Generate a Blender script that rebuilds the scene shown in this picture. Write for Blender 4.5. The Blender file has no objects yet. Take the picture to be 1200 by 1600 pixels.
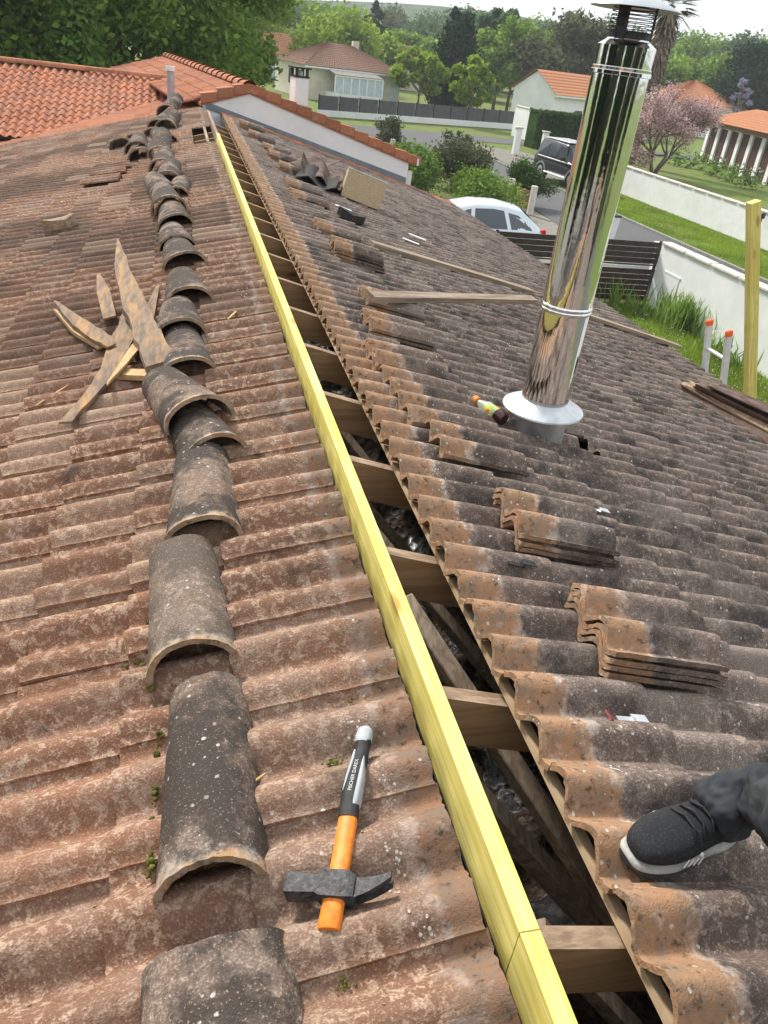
import bpy, math, random
import numpy as np
from mathutils import Matrix, Vector
random.seed(7); rng = np.random.default_rng(7)
R_ = math.radians
sc = bpy.context.scene

# ------------------------------------------------------------------ camera, world, sun, exposure
HC = 4.75
YAW, PITCH, ROLL, FPX = 0.2931958, 0.5366982, 0.1293642, 1216.224
def cam_axes():
    cy, sy, cp, sp = math.cos(YAW), math.sin(YAW), math.cos(PITCH), math.sin(PITCH)
    f = Vector((sy*cp, cy*cp, -sp)); r = Vector((cy, -sy, 0)); u = r.cross(f)
    c, s = math.cos(ROLL), math.sin(ROLL)
    return c*r + s*u, -s*r + c*u, f
CR, CU, CF = cam_axes()
cd = bpy.data.cameras.new('camera'); cam = bpy.data.objects.new('camera', cd); sc.collection.objects.link(cam)
cam.matrix_world = Matrix(((CR.x, CU.x, -CF.x, 0), (CR.y, CU.y, -CF.y, 0), (CR.z, CU.z, -CF.z, HC), (0, 0, 0, 1)))
cd.sensor_fit = 'VERTICAL'; cd.sensor_height = 36; cd.lens = 36*FPX/1600; cd.clip_end = 3000; cd.clip_start = .02
sc.camera = cam

SUN_EL, SUN_AZ = 42, 338           # degrees; azimuth clockwise from +Y
w = bpy.data.worlds.new('World'); sc.world = w; w.use_nodes = True
nt = w.node_tree; nt.nodes.clear()
N = nt.nodes.new
out = N('ShaderNodeOutputWorld'); bg = N('ShaderNodeBackground'); sky = N('ShaderNodeTexSky')
sky.sky_type = 'NISHITA'; sky.sun_disc = False; sky.sun_elevation = R_(SUN_EL); sky.sun_rotation = R_(SUN_AZ)
sky.air_density = 1.4; sky.dust_density = 3.0
tc = N('ShaderNodeTexCoord'); mp = N('ShaderNodeMapping'); mp.inputs['Scale'].default_value = (1, 1, 2.6)
nz = N('ShaderNodeTexNoise'); nz.inputs['Scale'].default_value = 3.2; nz.inputs['Detail'].default_value = 7
rp = N('ShaderNodeValToRGB'); rp.color_ramp.elements[0].position = .3; rp.color_ramp.elements[1].position = .62
rp.color_ramp.elements[0].color = (.62, .62, .62, 1); rp.color_ramp.elements[1].color = (1, 1, 1, 1)
mx = N('ShaderNodeMix'); mx.data_type = 'RGBA'; mx.inputs[7].default_value = (9.8, 10.25, 10.5, 1)
L = nt.links.new
L(tc.outputs['Generated'], mp.inputs[0]); L(mp.outputs[0], nz.inputs['Vector']); L(nz.outputs['Fac'], rp.inputs[0])
L(rp.outputs[0], mx.inputs[0]); L(sky.outputs[0], mx.inputs[6]); L(mx.outputs[2], bg.inputs[0]); L(bg.outputs[0], out.inputs[0])
bg.inputs[1].default_value = .067
sl = bpy.data.lights.new('sun', 'SUN'); sl.energy = 2.8; sl.angle = R_(9); sl.color = (1, .945, .86)
so = bpy.data.objects.new('sun', sl); sc.collection.objects.link(so)
sd = Vector((math.sin(R_(SUN_AZ))*math.cos(R_(SUN_EL)), math.cos(R_(SUN_AZ))*math.cos(R_(SUN_EL)), math.sin(R_(SUN_EL))))
so.rotation_euler = sd.to_track_quat('Z', 'Y').to_euler(); so.location = (0, -5, 30)
sc.view_settings.view_transform = 'Standard'; sc.view_settings.look = 'None'
sc.view_settings.exposure = 0.95; sc.view_settings.gamma = 1
sc.cycles.max_bounces = 6; sc.cycles.transparent_max_bounces = 8

# ------------------------------------------------------------------ helpers
col = sc.collection
def link(o, parent=None):
    col.objects.link(o)
    if parent is not None: o.parent = parent
    return o
def tag(o, label=None, cat=None, group=None, kind=None):
    if label: o['label'] = label
    if cat: o['category'] = cat
    if group: o['group'] = group
    if kind: o['kind'] = kind
    return o
def empty(name, loc=(0, 0, 0), M=None):
    o = bpy.data.objects.new(name, None); o.empty_display_size = .05; link(o)
    if M is not None: o.matrix_world = M
    else: o.location = loc
    return o
def ray(px, py): return CF + CR*((px-600)/FPX) + CU*((800-py)/FPX)
def PZ(px, py, z): d = ray(px, py); return Vector((0, 0, HC)) + d*((z-HC)/d.z)
def PY(px, py, Y): d = ray(px, py); return Vector((0, 0, HC)) + d*(Y/d.y)
def proj(P):
    d = Vector(P)-Vector((0, 0, HC)); zz = d.dot(CF)
    return (600+FPX*d.dot(CR)/zz, 800-FPX*d.dot(CU)/zz, zz)

class MB:
    def __init__(s): s.v = []; s.f = []; s.n = 0
    def add(s, V, F):
        V = np.asarray(V, float).reshape(-1, 3); s.v.append(V)
        b = s.n
        s.f += [tuple(i+b for i in f) for f in F]; s.n += len(V); return s
    def box(s, c, d, M=None, bev=0):
        x, y, z = d[0]/2, d[1]/2, d[2]/2
        V = np.array([(-x,-y,-z),(x,-y,-z),(x,y,-z),(-x,y,-z),(-x,-y,z),(x,-y,z),(x,y,z),(-x,y,z)])
        F = [(0,3,2,1),(4,5,6,7),(0,1,5,4),(1,2,6,5),(2,3,7,6),(3,0,4,7)]
        if bev:
            V = []; b = bev
            for zz, i in ((-z, b), (-z+b, 0), (z-b, 0), (z, b)):
                X, Y = x-i, y-i; k = b if i == 0 else b*.4
                V += [(-X+k,-Y,zz),(X-k,-Y,zz),(X,-Y+k,zz),(X,Y-k,zz),(X-k,Y,zz),(-X+k,Y,zz),(-X,Y-k,zz),(-X,-Y+k,zz)]
            F = [tuple(range(7,-1,-1)), tuple(range(24,32))]
            for r in range(3):
                for i in range(8): j = (i+1) % 8; F.append((r*8+i, r*8+j, r*8+8+j, r*8+8+i))
            V = np.array(V)
        if M is not None: V = V @ np.array(M.to_3x3()).T
        return s.add(V + np.array(c, float), F)
    def beam(s, A, B, wd, ht, up=(0, 0, 1), bev=0):      # box from A to B
        A, B = Vector(A), Vector(B); e = (B-A); l = e.length; e.normalize()
        r = e.cross(Vector(up)).normalized(); u = r.cross(e)
        M = Matrix((r, e, u)).transposed()
        return s.box((A+B)/2, (wd, l, ht), M, bev)
    def tube(s, P, R, n=10, cap=True):
        P = [Vector(p) for p in P]; V = []; F = []
        if not hasattr(R, '__len__'): R = [R]*len(P)
        ref = Vector((0, 0, 1)) if abs((P[-1]-P[0]).normalized().z) < .9 else Vector((1, 0, 0))
        for i, p in enumerate(P):
            t = (P[min(i+1, len(P)-1)]-P[max(i-1, 0)]).normalized()
            a = t.cross(ref).normalized(); b = t.cross(a)
            for k in range(n):
                q = 2*math.pi*k/n; V.append(p + (a*math.cos(q) + b*math.sin(q))*R[i])
        for i in range(len(P)-1):
            for k in range(n):
                j = (k+1) % n; F.append((i*n+k, i*n+j, i*n+n+j, i*n+n+k))
        if cap: F += [tuple(range(n-1, -1, -1)), tuple(range((len(P)-1)*n, len(P)*n))]
        return s.add([tuple(v) for v in V], F)
    def lathe(s, prof, n=24, o=(0, 0, 0), capb=False, capt=False):
        V = []; F = []
        for r, z in prof:
            for k in range(n):
                q = 2*math.pi*k/n; V.append((o[0]+r*math.cos(q), o[1]+r*math.sin(q), o[2]+z))
        for i in range(len(prof)-1):
            for k in range(n):
                j = (k+1) % n; F.append((i*n+k, i*n+j, i*n+n+j, i*n+n+k))
        if capb: F.append(tuple(range(n-1, -1, -1)))
        if capt: F.append(tuple(range((len(prof)-1)*n, len(prof)*n)))
        return s.add(V, F)
    def loft(s, secs, cap=True, closed=True):
        n = len(secs[0]); V = [p for q in secs for p in q]; F = []
        for i in range(len(secs)-1):
            for k in range(n if closed else n-1):
                j = (k+1) % n; F.append((i*n+k, i*n+j, i*n+n+j, i*n+n+k))
        if cap: F += [tuple(range(n-1, -1, -1)), tuple(range((len(secs)-1)*n, len(secs)*n))]
        return s.add(V, F)
    def prism(s, poly, h0, h1, fn):         # poly of (a,b); fn(a,b,h)->xyz
        n = len(poly); V = [fn(a, b, h0) for a, b in poly] + [fn(a, b, h1) for a, b in poly]
        F = [tuple(range(n-1, -1, -1)), tuple(range(n, 2*n))] + [(i, (i+1) % n, n+(i+1) % n, n+i) for i in range(n)]
        return s.add(V, F)
    def build(s, name, mat, parent=None, smooth=False, sharp=None, fix=False):
        V = np.concatenate(s.v) if s.v else np.zeros((0, 3))
        me = bpy.data.meshes.new(name); me.from_pydata(V.tolist(), [], s.f)
        return finish(me, name, mat, parent, smooth, sharp, fix)
def finish(me, name, mat, parent=None, smooth=False, sharp=None, fix=True):
    if mat is not None: me.materials.append(mat)
    if fix:
        import bmesh
        b = bmesh.new(); b.from_mesh(me); bmesh.ops.recalc_face_normals(b, faces=b.faces); b.to_mesh(me); b.free()
    if smooth or sharp:
        me.polygons.foreach_set('use_smooth', [True]*len(me.polygons))
        if sharp: me.set_sharp_from_angle(angle=R_(sharp))
    me.update()
    return link(bpy.data.objects.new(name, me), parent)
def quads(name, V, mat, parent=None, extra=None):       # V (n*4,3) loose quads
    n = len(V)//4; me = bpy.data.meshes.new(name)
    me.vertices.add(4*n); me.vertices.foreach_set('co', np.ascontiguousarray(V, dtype=np.float32).ravel())
    me.loops.add(4*n); me.loops.foreach_set('vertex_index', np.arange(4*n, dtype=np.int32))
    me.polygons.add(n); me.polygons.foreach_set('loop_start', np.arange(0, 4*n, 4, dtype=np.int32))
    me.update(calc_edges=True)
    if mat is not None: me.materials.append(mat)
    return link(bpy.data.objects.new(name, me), parent)

# ------------------------------------------------------------------ materials
class NT:
    def __init__(s, name):
        s.m = bpy.data.materials.new(name); s.m.use_nodes = True; s.t = s.m.node_tree
        s.b = s.t.nodes['Principled BSDF']; s.o = s.t.nodes['Material Output']
    def n(s, ty, **k):
        x = s.t.nodes.new('ShaderNode'+ty)
        for a, v in k.items(): setattr(x, a, v)
        return x
    def l(s, a, b): s.t.links.new(a, b)
    def val(s, sock, v):
        if hasattr(v, 'links') or isinstance(v, bpy.types.NodeSocket): s.l(v, sock)
        elif isinstance(v, (tuple, list)) and len(v) == 3 and sock.type == 'RGBA': sock.default_value = (*v, 1)
        else: sock.default_value = v
    def noise(s, vec, scale, detail=5, rough=.6, dist=0):
        x = s.n('TexNoise'); s.l(vec, x.inputs['Vector']); x.inputs['Scale'].default_value = scale
        x.inputs['Detail'].default_value = detail; x.inputs['Roughness'].default_value = rough; x.inputs['Distortion'].default_value = dist
        return x.outputs['Fac']
    def ramp(s, f, a, b, c0=0., c1=1.):
        x = s.n('MapRange'); x.interpolation_type = 'SMOOTHSTEP'; s.val(x.inputs[0], f)
        x.inputs[1].default_value = a; x.inputs[2].default_value = b; x.inputs[3].default_value = c0; x.inputs[4].default_value = c1
        return x.outputs[0]
    def mix(s, f, a, b, mode='MIX'):
        x = s.n('Mix'); x.data_type = 'RGBA'; x.blend_type = mode
        s.val(x.inputs[0], f); s.val(x.inputs[6], a); s.val(x.inputs[7], b); return x.outputs[2]
    def math(s, op, a, b=0.):
        x = s.n('Math'); x.operation = op; s.val(x.inputs[0], a); s.val(x.inputs[1], b); return x.outputs[0]
    def bump(s, h, strength=.3, dist=.002):
        x = s.n('Bump'); x.inputs['Strength'].default_value = strength; x.inputs['Distance'].default_value = dist
        s.l(h, x.inputs['Height']); s.l(x.outputs[0], s.b.inputs['Normal'])
    def pos(s): return s.n('NewGeometry').outputs['Position']
    def obj(s): return s.n('TexCoord').outputs['Object']
    def col(s, c, rough=.8, metal=0., spec=.3):
        s.val(s.b.inputs['Base Color'], c); s.val(s.b.inputs['Roughness'], rough); s.val(s.b.inputs['Metallic'], metal)
        s.b.inputs['Specular IOR Level'].default_value = spec; return s.m
MAT = {}
def pm(name, c0, c1, scale=20, rough=.8, bump=0, bscale=80, bdist=.002, metal=0, stretch=None, spec=.3, a=.35, b=.65, c2=None, s2=3):
    if name in MAT: return MAT[name]
    t = NT(name); v = t.obj() if stretch else t.pos()
    if stretch:
        mpn = t.n('Mapping'); mpn.inputs['Scale'].default_value = stretch; t.l(v, mpn.inputs[0]); v = mpn.outputs[0]
    f = t.noise(v, scale, 6)
    c = t.mix(t.ramp(f, a, b), c0, c1)
    if c2 is not None: c = t.mix(t.ramp(t.noise(v, s2, 6), .45, .7), c, c2)
    if bump: t.bump(t.noise(v, bscale, 4), bump, bdist)
    MAT[name] = t.col(c, rough, metal, spec); return MAT[name]

def tile_mat(name, base, light, dark, spot=0., light_th=(.48, .6), dark_th=(.5, .68), head=None, mott=42, grain=1.0, darkY=None, wea=.45):
    t = NT(name); P = t.pos()
    oi = t.n('ObjectInfo').outputs['Random']; at = t.n('Attribute', attribute_name='rnd').outputs['Fac']
    rnd = t.math('FRACT', t.math('ADD', oi, at))
    lx = t.n('Attribute', attribute_name='lx').outputs['Fac']
    n1 = t.noise(P, mott, 7, .68, .4); n0 = t.noise(P, 9, 4); n2 = t.noise(P, 5.5, 8, .7); nf = t.noise(P, 260, 2, .5)
    c = t.mix(rnd, tuple(x*1.14 for x in base), tuple(x*.70 for x in base))
    lm = t.math('MULTIPLY', t.ramp(n1, *light_th), t.ramp(n0, .3, .62, .35, 1.))
    c = t.mix(lm, c, light)
    c = t.mix(t.math('MULTIPLY', t.ramp(t.noise(P, 2.6, 6, .65), .46, .66), wea), c, tuple(.5*x+.10 for x in light))
    dm = t.ramp(n2, *dark_th)
    if darkY:            # large stained patches of black lichen on part of the roof
        sx = t.n('SeparateXYZ'); t.l(P, sx.inputs[0]); big = t.noise(P, .9, 5, .6)
        k = t.math('MULTIPLY', t.ramp(sx.outputs[1], 2.2, 4.2), t.ramp(big, .42, .6))
        dm = t.math('MAXIMUM', dm, t.math('MULTIPLY', k, t.ramp(n1, .35, .55, .35, .95)))
    c = t.mix(dm, c, dark)
    c = t.mix(t.math('MULTIPLY', t.ramp(rnd, .86, 1.), .55), c, light)
    c = t.mix(t.ramp(nf, .62, .38, 0, .5*grain), c, tuple(x*.45 for x in base))
    c = t.mix(t.ramp(nf, .58, .74, 0, .4*grain), c, tuple(min(1, x*1.6) for x in light))
    if head:
        hw, oc, oc2, wamt = head
        wob = t.math('ADD', lx, t.math('MULTIPLY', t.math('SUBTRACT', t.noise(P, 22, 5, .65), .5), .09))
        hm = t.ramp(wob, hw, hw-.02)
        oo = t.mix(t.ramp(t.noise(P, 26, 6), .4, .62), oc, oc2)
        oo = t.mix(t.ramp(t.noise(P, 48, 7, .75), .52, .66), oo, tuple(x*.38 for x in oc2))
        oo = t.mix(t.ramp(t.noise(P, 17, 7, .7), .56, .7), oo, tuple(min(.6, x*1.7+.05) for x in oc2))
        c = t.mix(hm, c, oo)
        band = t.math('MULTIPLY', t.ramp(wob, hw-.035, hw-.02), t.ramp(wob, hw+.012, hw-.012))
        c = t.mix(t.math('MULTIPLY', t.math('MULTIPLY', band, t.ramp(t.noise(P, 30, 6, .7), .4, .62)), wamt), c, (.62, .56, .52))
    if spot:
        vo = t.n('TexVoronoi'); t.l(P, vo.inputs['Vector']); vo.inputs['Scale'].default_value = 48
        sp_ = t.n('SeparateColor'); t.l(vo.outputs['Color'], sp_.inputs[0])
        wv = t.math('ADD', t.math('ADD', vo.outputs['Distance'], t.math('MULTIPLY', t.noise(P, 150, 4, .7), .5)), t.math('MULTIPLY', sp_.outputs[0], .3))
        sm = t.math('MULTIPLY', t.ramp(wv, .49, .40), t.ramp(t.noise(P, 7, 4), .48-.1*spot, .62-.1*spot))
        c = t.mix(t.math('MULTIPLY', sm, .85), c, (.56, .54, .48))
    h = t.math('ADD', t.math('MULTIPLY', nf, .6), t.math('MULTIPLY', n1, 1.3))
    t.bump(h, .75, .0035)
    return t.col(c, .92, 0, .2)
OR1, OR2 = (.35, .20, .115), (.26, .175, .118)
M_left = tile_mat('tile_left', (.25, .127, .078), (.47, .33, .24), (.065, .046, .038), 0, (.50, .575), (.56, .72), darkY=True, mott=48, grain=.8)
M_leftT = tile_mat('tile_left_top', (.24, .130, .083), (.45, .32, .23), (.065, .046, .038), .1, (.50, .575), (.54, .70), mott=48, grain=.8, head=(.08, (.24, .135, .085), (.19, .135, .10), .25), darkY=True)
M_right = tile_mat('tile_right', (.175, .132, .112), (.37, .30, .25), (.058, .05, .048), 1.7, (.5, .61), (.46, .62), mott=56)
M_rightT = tile_mat('tile_right_top', (.175, .128, .106), (.37, .29, .235), (.06, .05, .047), 1.6, (.5, .61), (.46, .64), mott=54, head=(.125, OR1, OR2, .4))
M_pale = tile_mat('tile_pale', (.24, .185, .15), (.3, .24, .2), (.12, .09, .08), 0, (.5, .64), (.6, .8))
M_cover = tile_mat('cover_tile', (.20, .14, .108), (.36, .28, .22), (.042, .037, .034), .95, (.5, .6), (.40, .53), head=(.022, (.36, .225, .12), (.27, .19, .12), .3), mott=60)
M_terra = tile_mat('tile_terracotta', (.43, .165, .09), (.52, .25, .155), (.20, .08, .05), 0, (.5, .66), (.62, .85), mott=14, grain=.4)
M_terra2 = tile_mat('tile_terracotta_pale', (.52, .22, .11), (.60, .34, .2), (.3, .14, .08), 0, (.5, .66), (.6, .85), mott=6, grain=.3)
M_brownroof = tile_mat('tile_brownred', (.235, .125, .09), (.31, .19, .14), (.11, .065, .05), 0, (.5, .66), (.5, .75), mott=5, grain=.3)
M_white = pm('render_white', (.80, .81, .82), (.86, .86, .86), 3, .9, .5, 60, .004, c2=(.76, .77, .77), s2=1.2)
M_cream = pm('render_cream', (.62, .57, .47), (.70, .65, .55), 2, .9, .3, 40, .004)
M_whitep = pm('paint_white', (.76, .77, .78), (.82, .82, .82), 5, .5)
M_grey = pm('flashing_grey', (.17, .2, .235), (.22, .25, .28), 6, .6)
M_new = None
def wood(name, c0, c1, along, k=9, rough=.7, knot=None, bump=.25):
    t = NT(name); v = t.obj(); mpn = t.n('Mapping')
    sc_ = [k*6]*3; sc_[along] = k*.22; mpn.inputs['Scale'].default_value = sc_; t.l(v, mpn.inputs[0])
    f = t.noise(mpn.outputs[0], 1.0, 6, .62, .6); g = t.noise(v, 7, 4)
    c = t.mix(t.ramp(f, .35, .66), c0, c1)
    c = t.mix(t.ramp(g, .5, .8, 0, .5), c, tuple(x*.72 for x in c0))
    if knot:
        vo = t.n('TexVoronoi'); m2 = t.n('Mapping'); s2 = [9]*3; s2[along] = 3.2; m2.inputs['Scale'].default_value = s2
        t.l(v, m2.inputs[0]); t.l(m2.outputs[0], vo.inputs['Vector']); vo.inputs['Scale'].default_value = 1
        c = t.mix(t.ramp(t.math('ADD', vo.outputs['Distance'], t.math('MULTIPLY', f, .12)), .24, .13, 0, .75), c, knot)
        c = t.mix(t.ramp(t.noise(v, 2.3, 5, .6), .5, .72, 0, .35), c, tuple(x*.7 for x in c1))
    t.bump(f, bump, .002); return t.col(c, rough, 0, .25)
M_new = wood('timber_new_yellow', (.66, .54, .115), (.84, .75, .27), 1, 11, .7, (.36, .2, .05), .5)
M_raft = wood('timber_rafter', (.33, .19, .095), (.45, .285, .155), 0, 8, .85, (.1, .05, .03))
M_old = wood('timber_old_grey', (.20, .15, .11), (.38, .30, .23), 1, 9, .95)
M_oldx = wood('timber_old_x', (.22, .15, .10), (.40, .29, .20), 0, 10, .95)
M_split = pm('timber_split', (.27, .19, .125), (.15, .115, .09), 1., .9, .6, 1.6, .006, c2=(.40, .23, .10), s2=.55, stretch=(44, 9, 44))
M_splitin = pm('timber_split_fresh', (.40, .26, .12), (.52, .36, .18), 30, .8, .4, 60, .004)
M_batten = pm('timber_batten', (.40, .28, .17), (.48, .35, .23), 18, .85)
M_under = pm('underlay', (.03, .028, .026), (.045, .04, .036), 9, .9)
M_foil = None
t = NT('insulation_foil'); v = t.pos(); vo = t.n('TexVoronoi'); t.l(v, vo.inputs['Vector']); vo.inputs['Scale'].default_value = 34; t.bump(t.math('ADD', vo.outputs['Distance'], t.noise(v, 40, 4, .7, 1.)), 1., .06)
mk = t.ramp(t.noise(v, 4.2, 3), .52, .56)
M_foil = t.col(t.mix(mk, t.mix(t.ramp(t.noise(v, 30, 5), .4, .6), (.07, .05, .035), (.13, .10, .075)), (.42, .43, .45)), t.ramp(mk, 0, 1, .95, .25), t.ramp(mk, 0, 1, 0, .9))
M_steel = NT('flue_steel'); v = M_steel.pos()
M_steel.bump(M_steel.noise(v, 9, 3), .06, .02)
M_steel = M_steel.col((.80, .80, .80), .07, 1.0)
M_zinc = pm('zinc_sheet', (.55, .57, .60), (.70, .72, .74), 12, .38, .15, 14, .01, metal=.75)
M_alu = pm('aluminium', (.62, .63, .65), (.72, .73, .75), 20, .4, metal=.25)
M_black = pm('black_metal', (.014, .014, .016), (.045, .046, .05), 60, .5, .6, 240, .0015, c2=(.09, .09, .095), s2=130)
M_dark = pm('dark_grey_metal', (.02, .022, .026), (.05, .052, .055), 20, .55, metal=.3)
M_orangeP = pm('orange_plastic', (.80, .21, .02), (.88, .27, .035), 40, .48, .15, 180, .0008, c2=(.60, .17, .03), s2=55)
M_greyP = pm('grey_rubber', (.33, .35, .37), (.4, .42, .44), 60, .6)
M_blackP = pm('black_rubber', (.016, .016, .018), (.03, .03, .032), 60, .65)
M_redcap = pm('ladder_cap', (.85, .12, .04), (.88, .17, .06), 40, .45)
M_glass = NT('window_glass').col((.06, .075, .09), .06, 0., .8)
M_glassb = pm('blue_curtain_glass', (.42, .52, .62), (.55, .63, .70), 3, .2, spec=.6)
M_asph = pm('asphalt', (.085, .085, .09), (.13, .13, .135), 14, .95, .5, 200, .01, c2=(.10, .10, .105), s2=.5)
M_grass = pm('grass_ground', (.10, .16, .025), (.17, .22, .045), 1.6, .95, .9, 30, .06, c2=(.15, .15, .06), s2=.35)
M_soil = pm('bare_verge', (.2, .165, .11), (.15, .14, .07), 2, .95, .5, 30, .03)
M_moss = pm('moss', (.07, .085, .018), (.16, .15, .03), 60, 1., .8, 120, .006)
M_gate = pm('gate_slats', (.035, .022, .018), (.06, .038, .03), 14, .6, .2, 60)
M_fence = pm('fence_panel', (.075, .08, .09), (.10, .105, .115), 4, .6)
M_brick = pm('red_panel', (.20, .085, .05), (.26, .12, .08), 6, .85)
M_card = pm('chipboard', (.36, .27, .16), (.48, .37, .24), 90, .85, .3, 120)
M_paper = pm('paper_white', (.75, .75, .73), (.82, .82, .8), 10, .7)
M_rust = pm('sheet_brown', (.075, .048, .038), (.125, .082, .064), 8, .85, .3, 30, .006, c2=(.17, .13, .115), s2=7, spec=.15)
M_car = NT('car_silver').col((.62, .67, .72), .22, .35, .6)
M_suv = NT('car_black').col((.013, .015, .02), .18, 0., .6)
M_plastic = pm('car_trim', (.02, .02, .022), (.03, .03, .032), 20, .7)
M_lamp = NT('tail_lamp').col((.55, .02, .03), .15, 0, .6)
M_hub = NT('wheel_hub').col((.5, .5, .52), .35, .8)
def leafm(name, c0, c1, trans=.5):
    t = NT(name); r = t.n('NewGeometry').outputs['Random Per Island']
    c = t.mix(t.ramp(r, 0, 1), c0, c1)
    c = t.mix(t.ramp(t.noise(t.pos(), .55, 3), .4, .65, 0, .5), c, tuple(x*.55 for x in c0))
    d = t.n('BsdfDiffuse'); tr = t.n('BsdfTranslucent'); mxs = t.n('MixShader'); mxs.inputs[0].default_value = trans
    t.l(c, d.inputs[0]); t.l(c, tr.inputs[0]); t.l(d.outputs[0], mxs.inputs[1]); t.l(tr.outputs[0], mxs.inputs[2])
    t.l(mxs.outputs[0], t.o.inputs[0]); return t.m
LF = dict(
    green=leafm('leaf_green', (.15, .25, .045), (.30, .44, .10)),
    deep=leafm('leaf_deep', (.11, .20, .045), (.23, .36, .085)),
    bright=leafm('leaf_bright', (.20, .31, .035), (.34, .45, .08)),
    cyp=leafm('leaf_cypress', (.018, .042, .024), (.045, .08, .045), .2),
    olive=leafm('leaf_olive', (.09, .11, .06), (.17, .185, .105)),
    blue=leafm('leaf_bluegreen', (.075, .13, .065), (.16, .24, .12)),
    pink=leafm('petal_pink', (.50, .30, .32), (.80, .62, .62), .4),
    hedge=leafm('leaf_hedge', (.035, .075, .018), (.10, .18, .045), .3),
    palm=leafm('leaf_palm', (.05, .08, .03), (.10, .13, .05), .2),
    dead=leafm('palm_skirt', (.16, .12, .09), (.30, .24, .18), .1),
    white=leafm('petal_white', (.65, .64, .6), (.8, .8, .78), .2),
    lilac=leafm('petal_lilac', (.3, .26, .42), (.45, .4, .55), .3))
M_bark = pm('bark', (.10, .075, .055), (.2, .16, .13), 12, .95, .8, 40, .02)

# ------------------------------------------------------------------ the roof we stand on
AX, AZ, SL = .44, 3.729, R_(15.5)
TS = math.tan(SL); CS, SN = math.cos(SL), math.sin(SL)
def zr(x): return AZ-abs(x-AX)*TS
FR = Matrix(((CS, 0, SN), (0, 1, 0), (-SN, 0, CS)))       # columns: down slope, along ridge, normal
FL = Matrix(((-CS, 0, -SN), (0, -1, 0), (-SN, 0, CS)))
def frame(side, d, Y, h=0, yaw=0, pitch=0, roll=0):
    F = FR if side == 'R' else FL
    o = Vector((AX, Y, AZ)) + F @ Vector((d, 0, h))
    M = F @ Matrix.Rotation(yaw, 3, 'Z') @ Matrix.Rotation(pitch, 3, 'Y') @ Matrix.Rotation(roll, 3, 'X')
    return Matrix.Translation(o) @ M.to_4x4()
TL, TW, TA, TT, GA, TILT = .322, .246, .043, .014, .225, R_(3.9)
def prof(y, A=TA, hw=.0585):
    h = 0.
    for c in (.068, .191):
        u = abs(y-c)/hw
        if u < 1: h = max(h, A*math.cos(math.pi/2*u)**1.3)
    if y > .205: h = max(h, .021)
    if y < .012: h = max(h, .0155*(.012-y)/.028)
    return h
def tile_mesh(name, nx, ny, seed, mat, A=TA, rough=.0012, hw=.0585):
    r = random.Random(seed); ys = [-.016 + (.233+.016)*j/ny for j in range(ny+1)]
    ph = [r.uniform(0, 6.28) for _ in range(8)]
    V = []; lx = []
    ends = [.0025*math.sin(31*y+ph[0])+.002*math.sin(83*y+ph[1])+r.uniform(-.0015, .0015) for y in ys]
    hd = [.002*math.sin(41*y+ph[2])+r.uniform(-.002, .002) for y in ys]
    top = []
    for i in range(nx+1):
        f = i/nx
        for j, y in enumerate(ys):
            x = f*TL + (ends[j] if i == nx else hd[j] if i == 0 else 0)
            z = prof(y, A, hw) + (rough*(math.sin(57*x+ph[3]+19*y)*.6 + r.uniform(-.6, .6)) if nx > 2 else 0)
            if i == nx: z -= .0025
            top.append((x, y, z)); lx.append(f*TL)
    n = len(top); V = top + [(x, y, z-TT) for x, y, z in top]; lx = lx*2
    W = ny+1; F = []
    for i in range(nx):
        for j in range(ny):
            a = i*W+j; F.append((a, a+W, a+W+1, a+1)); F.append((n+a, n+a+1, n+a+W+1, n+a+W))
    for j in range(ny):
        F.append((j, j+1, n+j+1, n+j)); a = nx*W+j; F.append((a, n+a, n+a+1, a+1))
    for i in range(nx):
        a = i*W; F.append((a, n+a, n+a+W, a+W)); a = i*W+ny; F.append((a, a+W, n+a+W, n+a))
    me = bpy.data.meshes.new(name); me.from_pydata(V, [], F)
    me.polygons.foreach_set('use_smooth', [True]*len(me.polygons)); me.set_sharp_from_angle(angle=R_(48))
    me.attributes.new('lx', 'FLOAT', 'POINT').data.foreach_set('value', lx)
    me.attributes.new('rnd', 'FLOAT', 'POINT').data.foreach_set('value', [r.random()]*len(V))
    me.materials.append(mat); me.update(); return me
def arr(me):
    v = np.empty(len(me.vertices)*3, np.float32); me.vertices.foreach_get('co', v)
    f = [tuple(p.vertices) for p in me.polygons]
    l = np.empty(len(me.vertices), np.float32); me.attributes['lx'].data.foreach_get('value', l)
    return v.reshape(-1, 3), np.array(f), l
def join_tiles(name, me, Ms, mat, parent):         # far tiles: real geometry, one part
    v, f, l = arr(me); n = len(v); k = len(Ms)
    V = np.concatenate([v @ np.array(M.to_3x3()).T + np.array(M.translation) for M in Ms]).astype(np.float32)
    F = (f[None, :, :] + (np.arange(k)*n)[:, None, None]).reshape(-1, 4).astype(np.int32)
    m = bpy.data.meshes.new(name); m.vertices.add(len(V)); m.vertices.foreach_set('co', V.ravel())
    m.loops.add(F.size); m.loops.foreach_set('vertex_index', F.ravel())
    m.polygons.add(len(F)); m.polygons.foreach_set('loop_start', np.arange(0, F.size, 4, dtype=np.int32)); m.update(calc_edges=True)
    m.polygons.foreach_set('use_smooth', [True]*len(F)); m.set_sharp_from_angle(angle=R_(48))
    m.attributes.new('lx', 'FLOAT', 'POINT').data.foreach_set('value', np.tile(l, k))
    m.attributes.new('rnd', 'FLOAT', 'POINT').data.foreach_set('value', np.repeat(rng.random(k), n).astype(np.float32))
    m.materials.append(mat); m.update()
    o = link(bpy.data.objects.new(name, m), parent); o['kind'] = 'stuff'; return o
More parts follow.
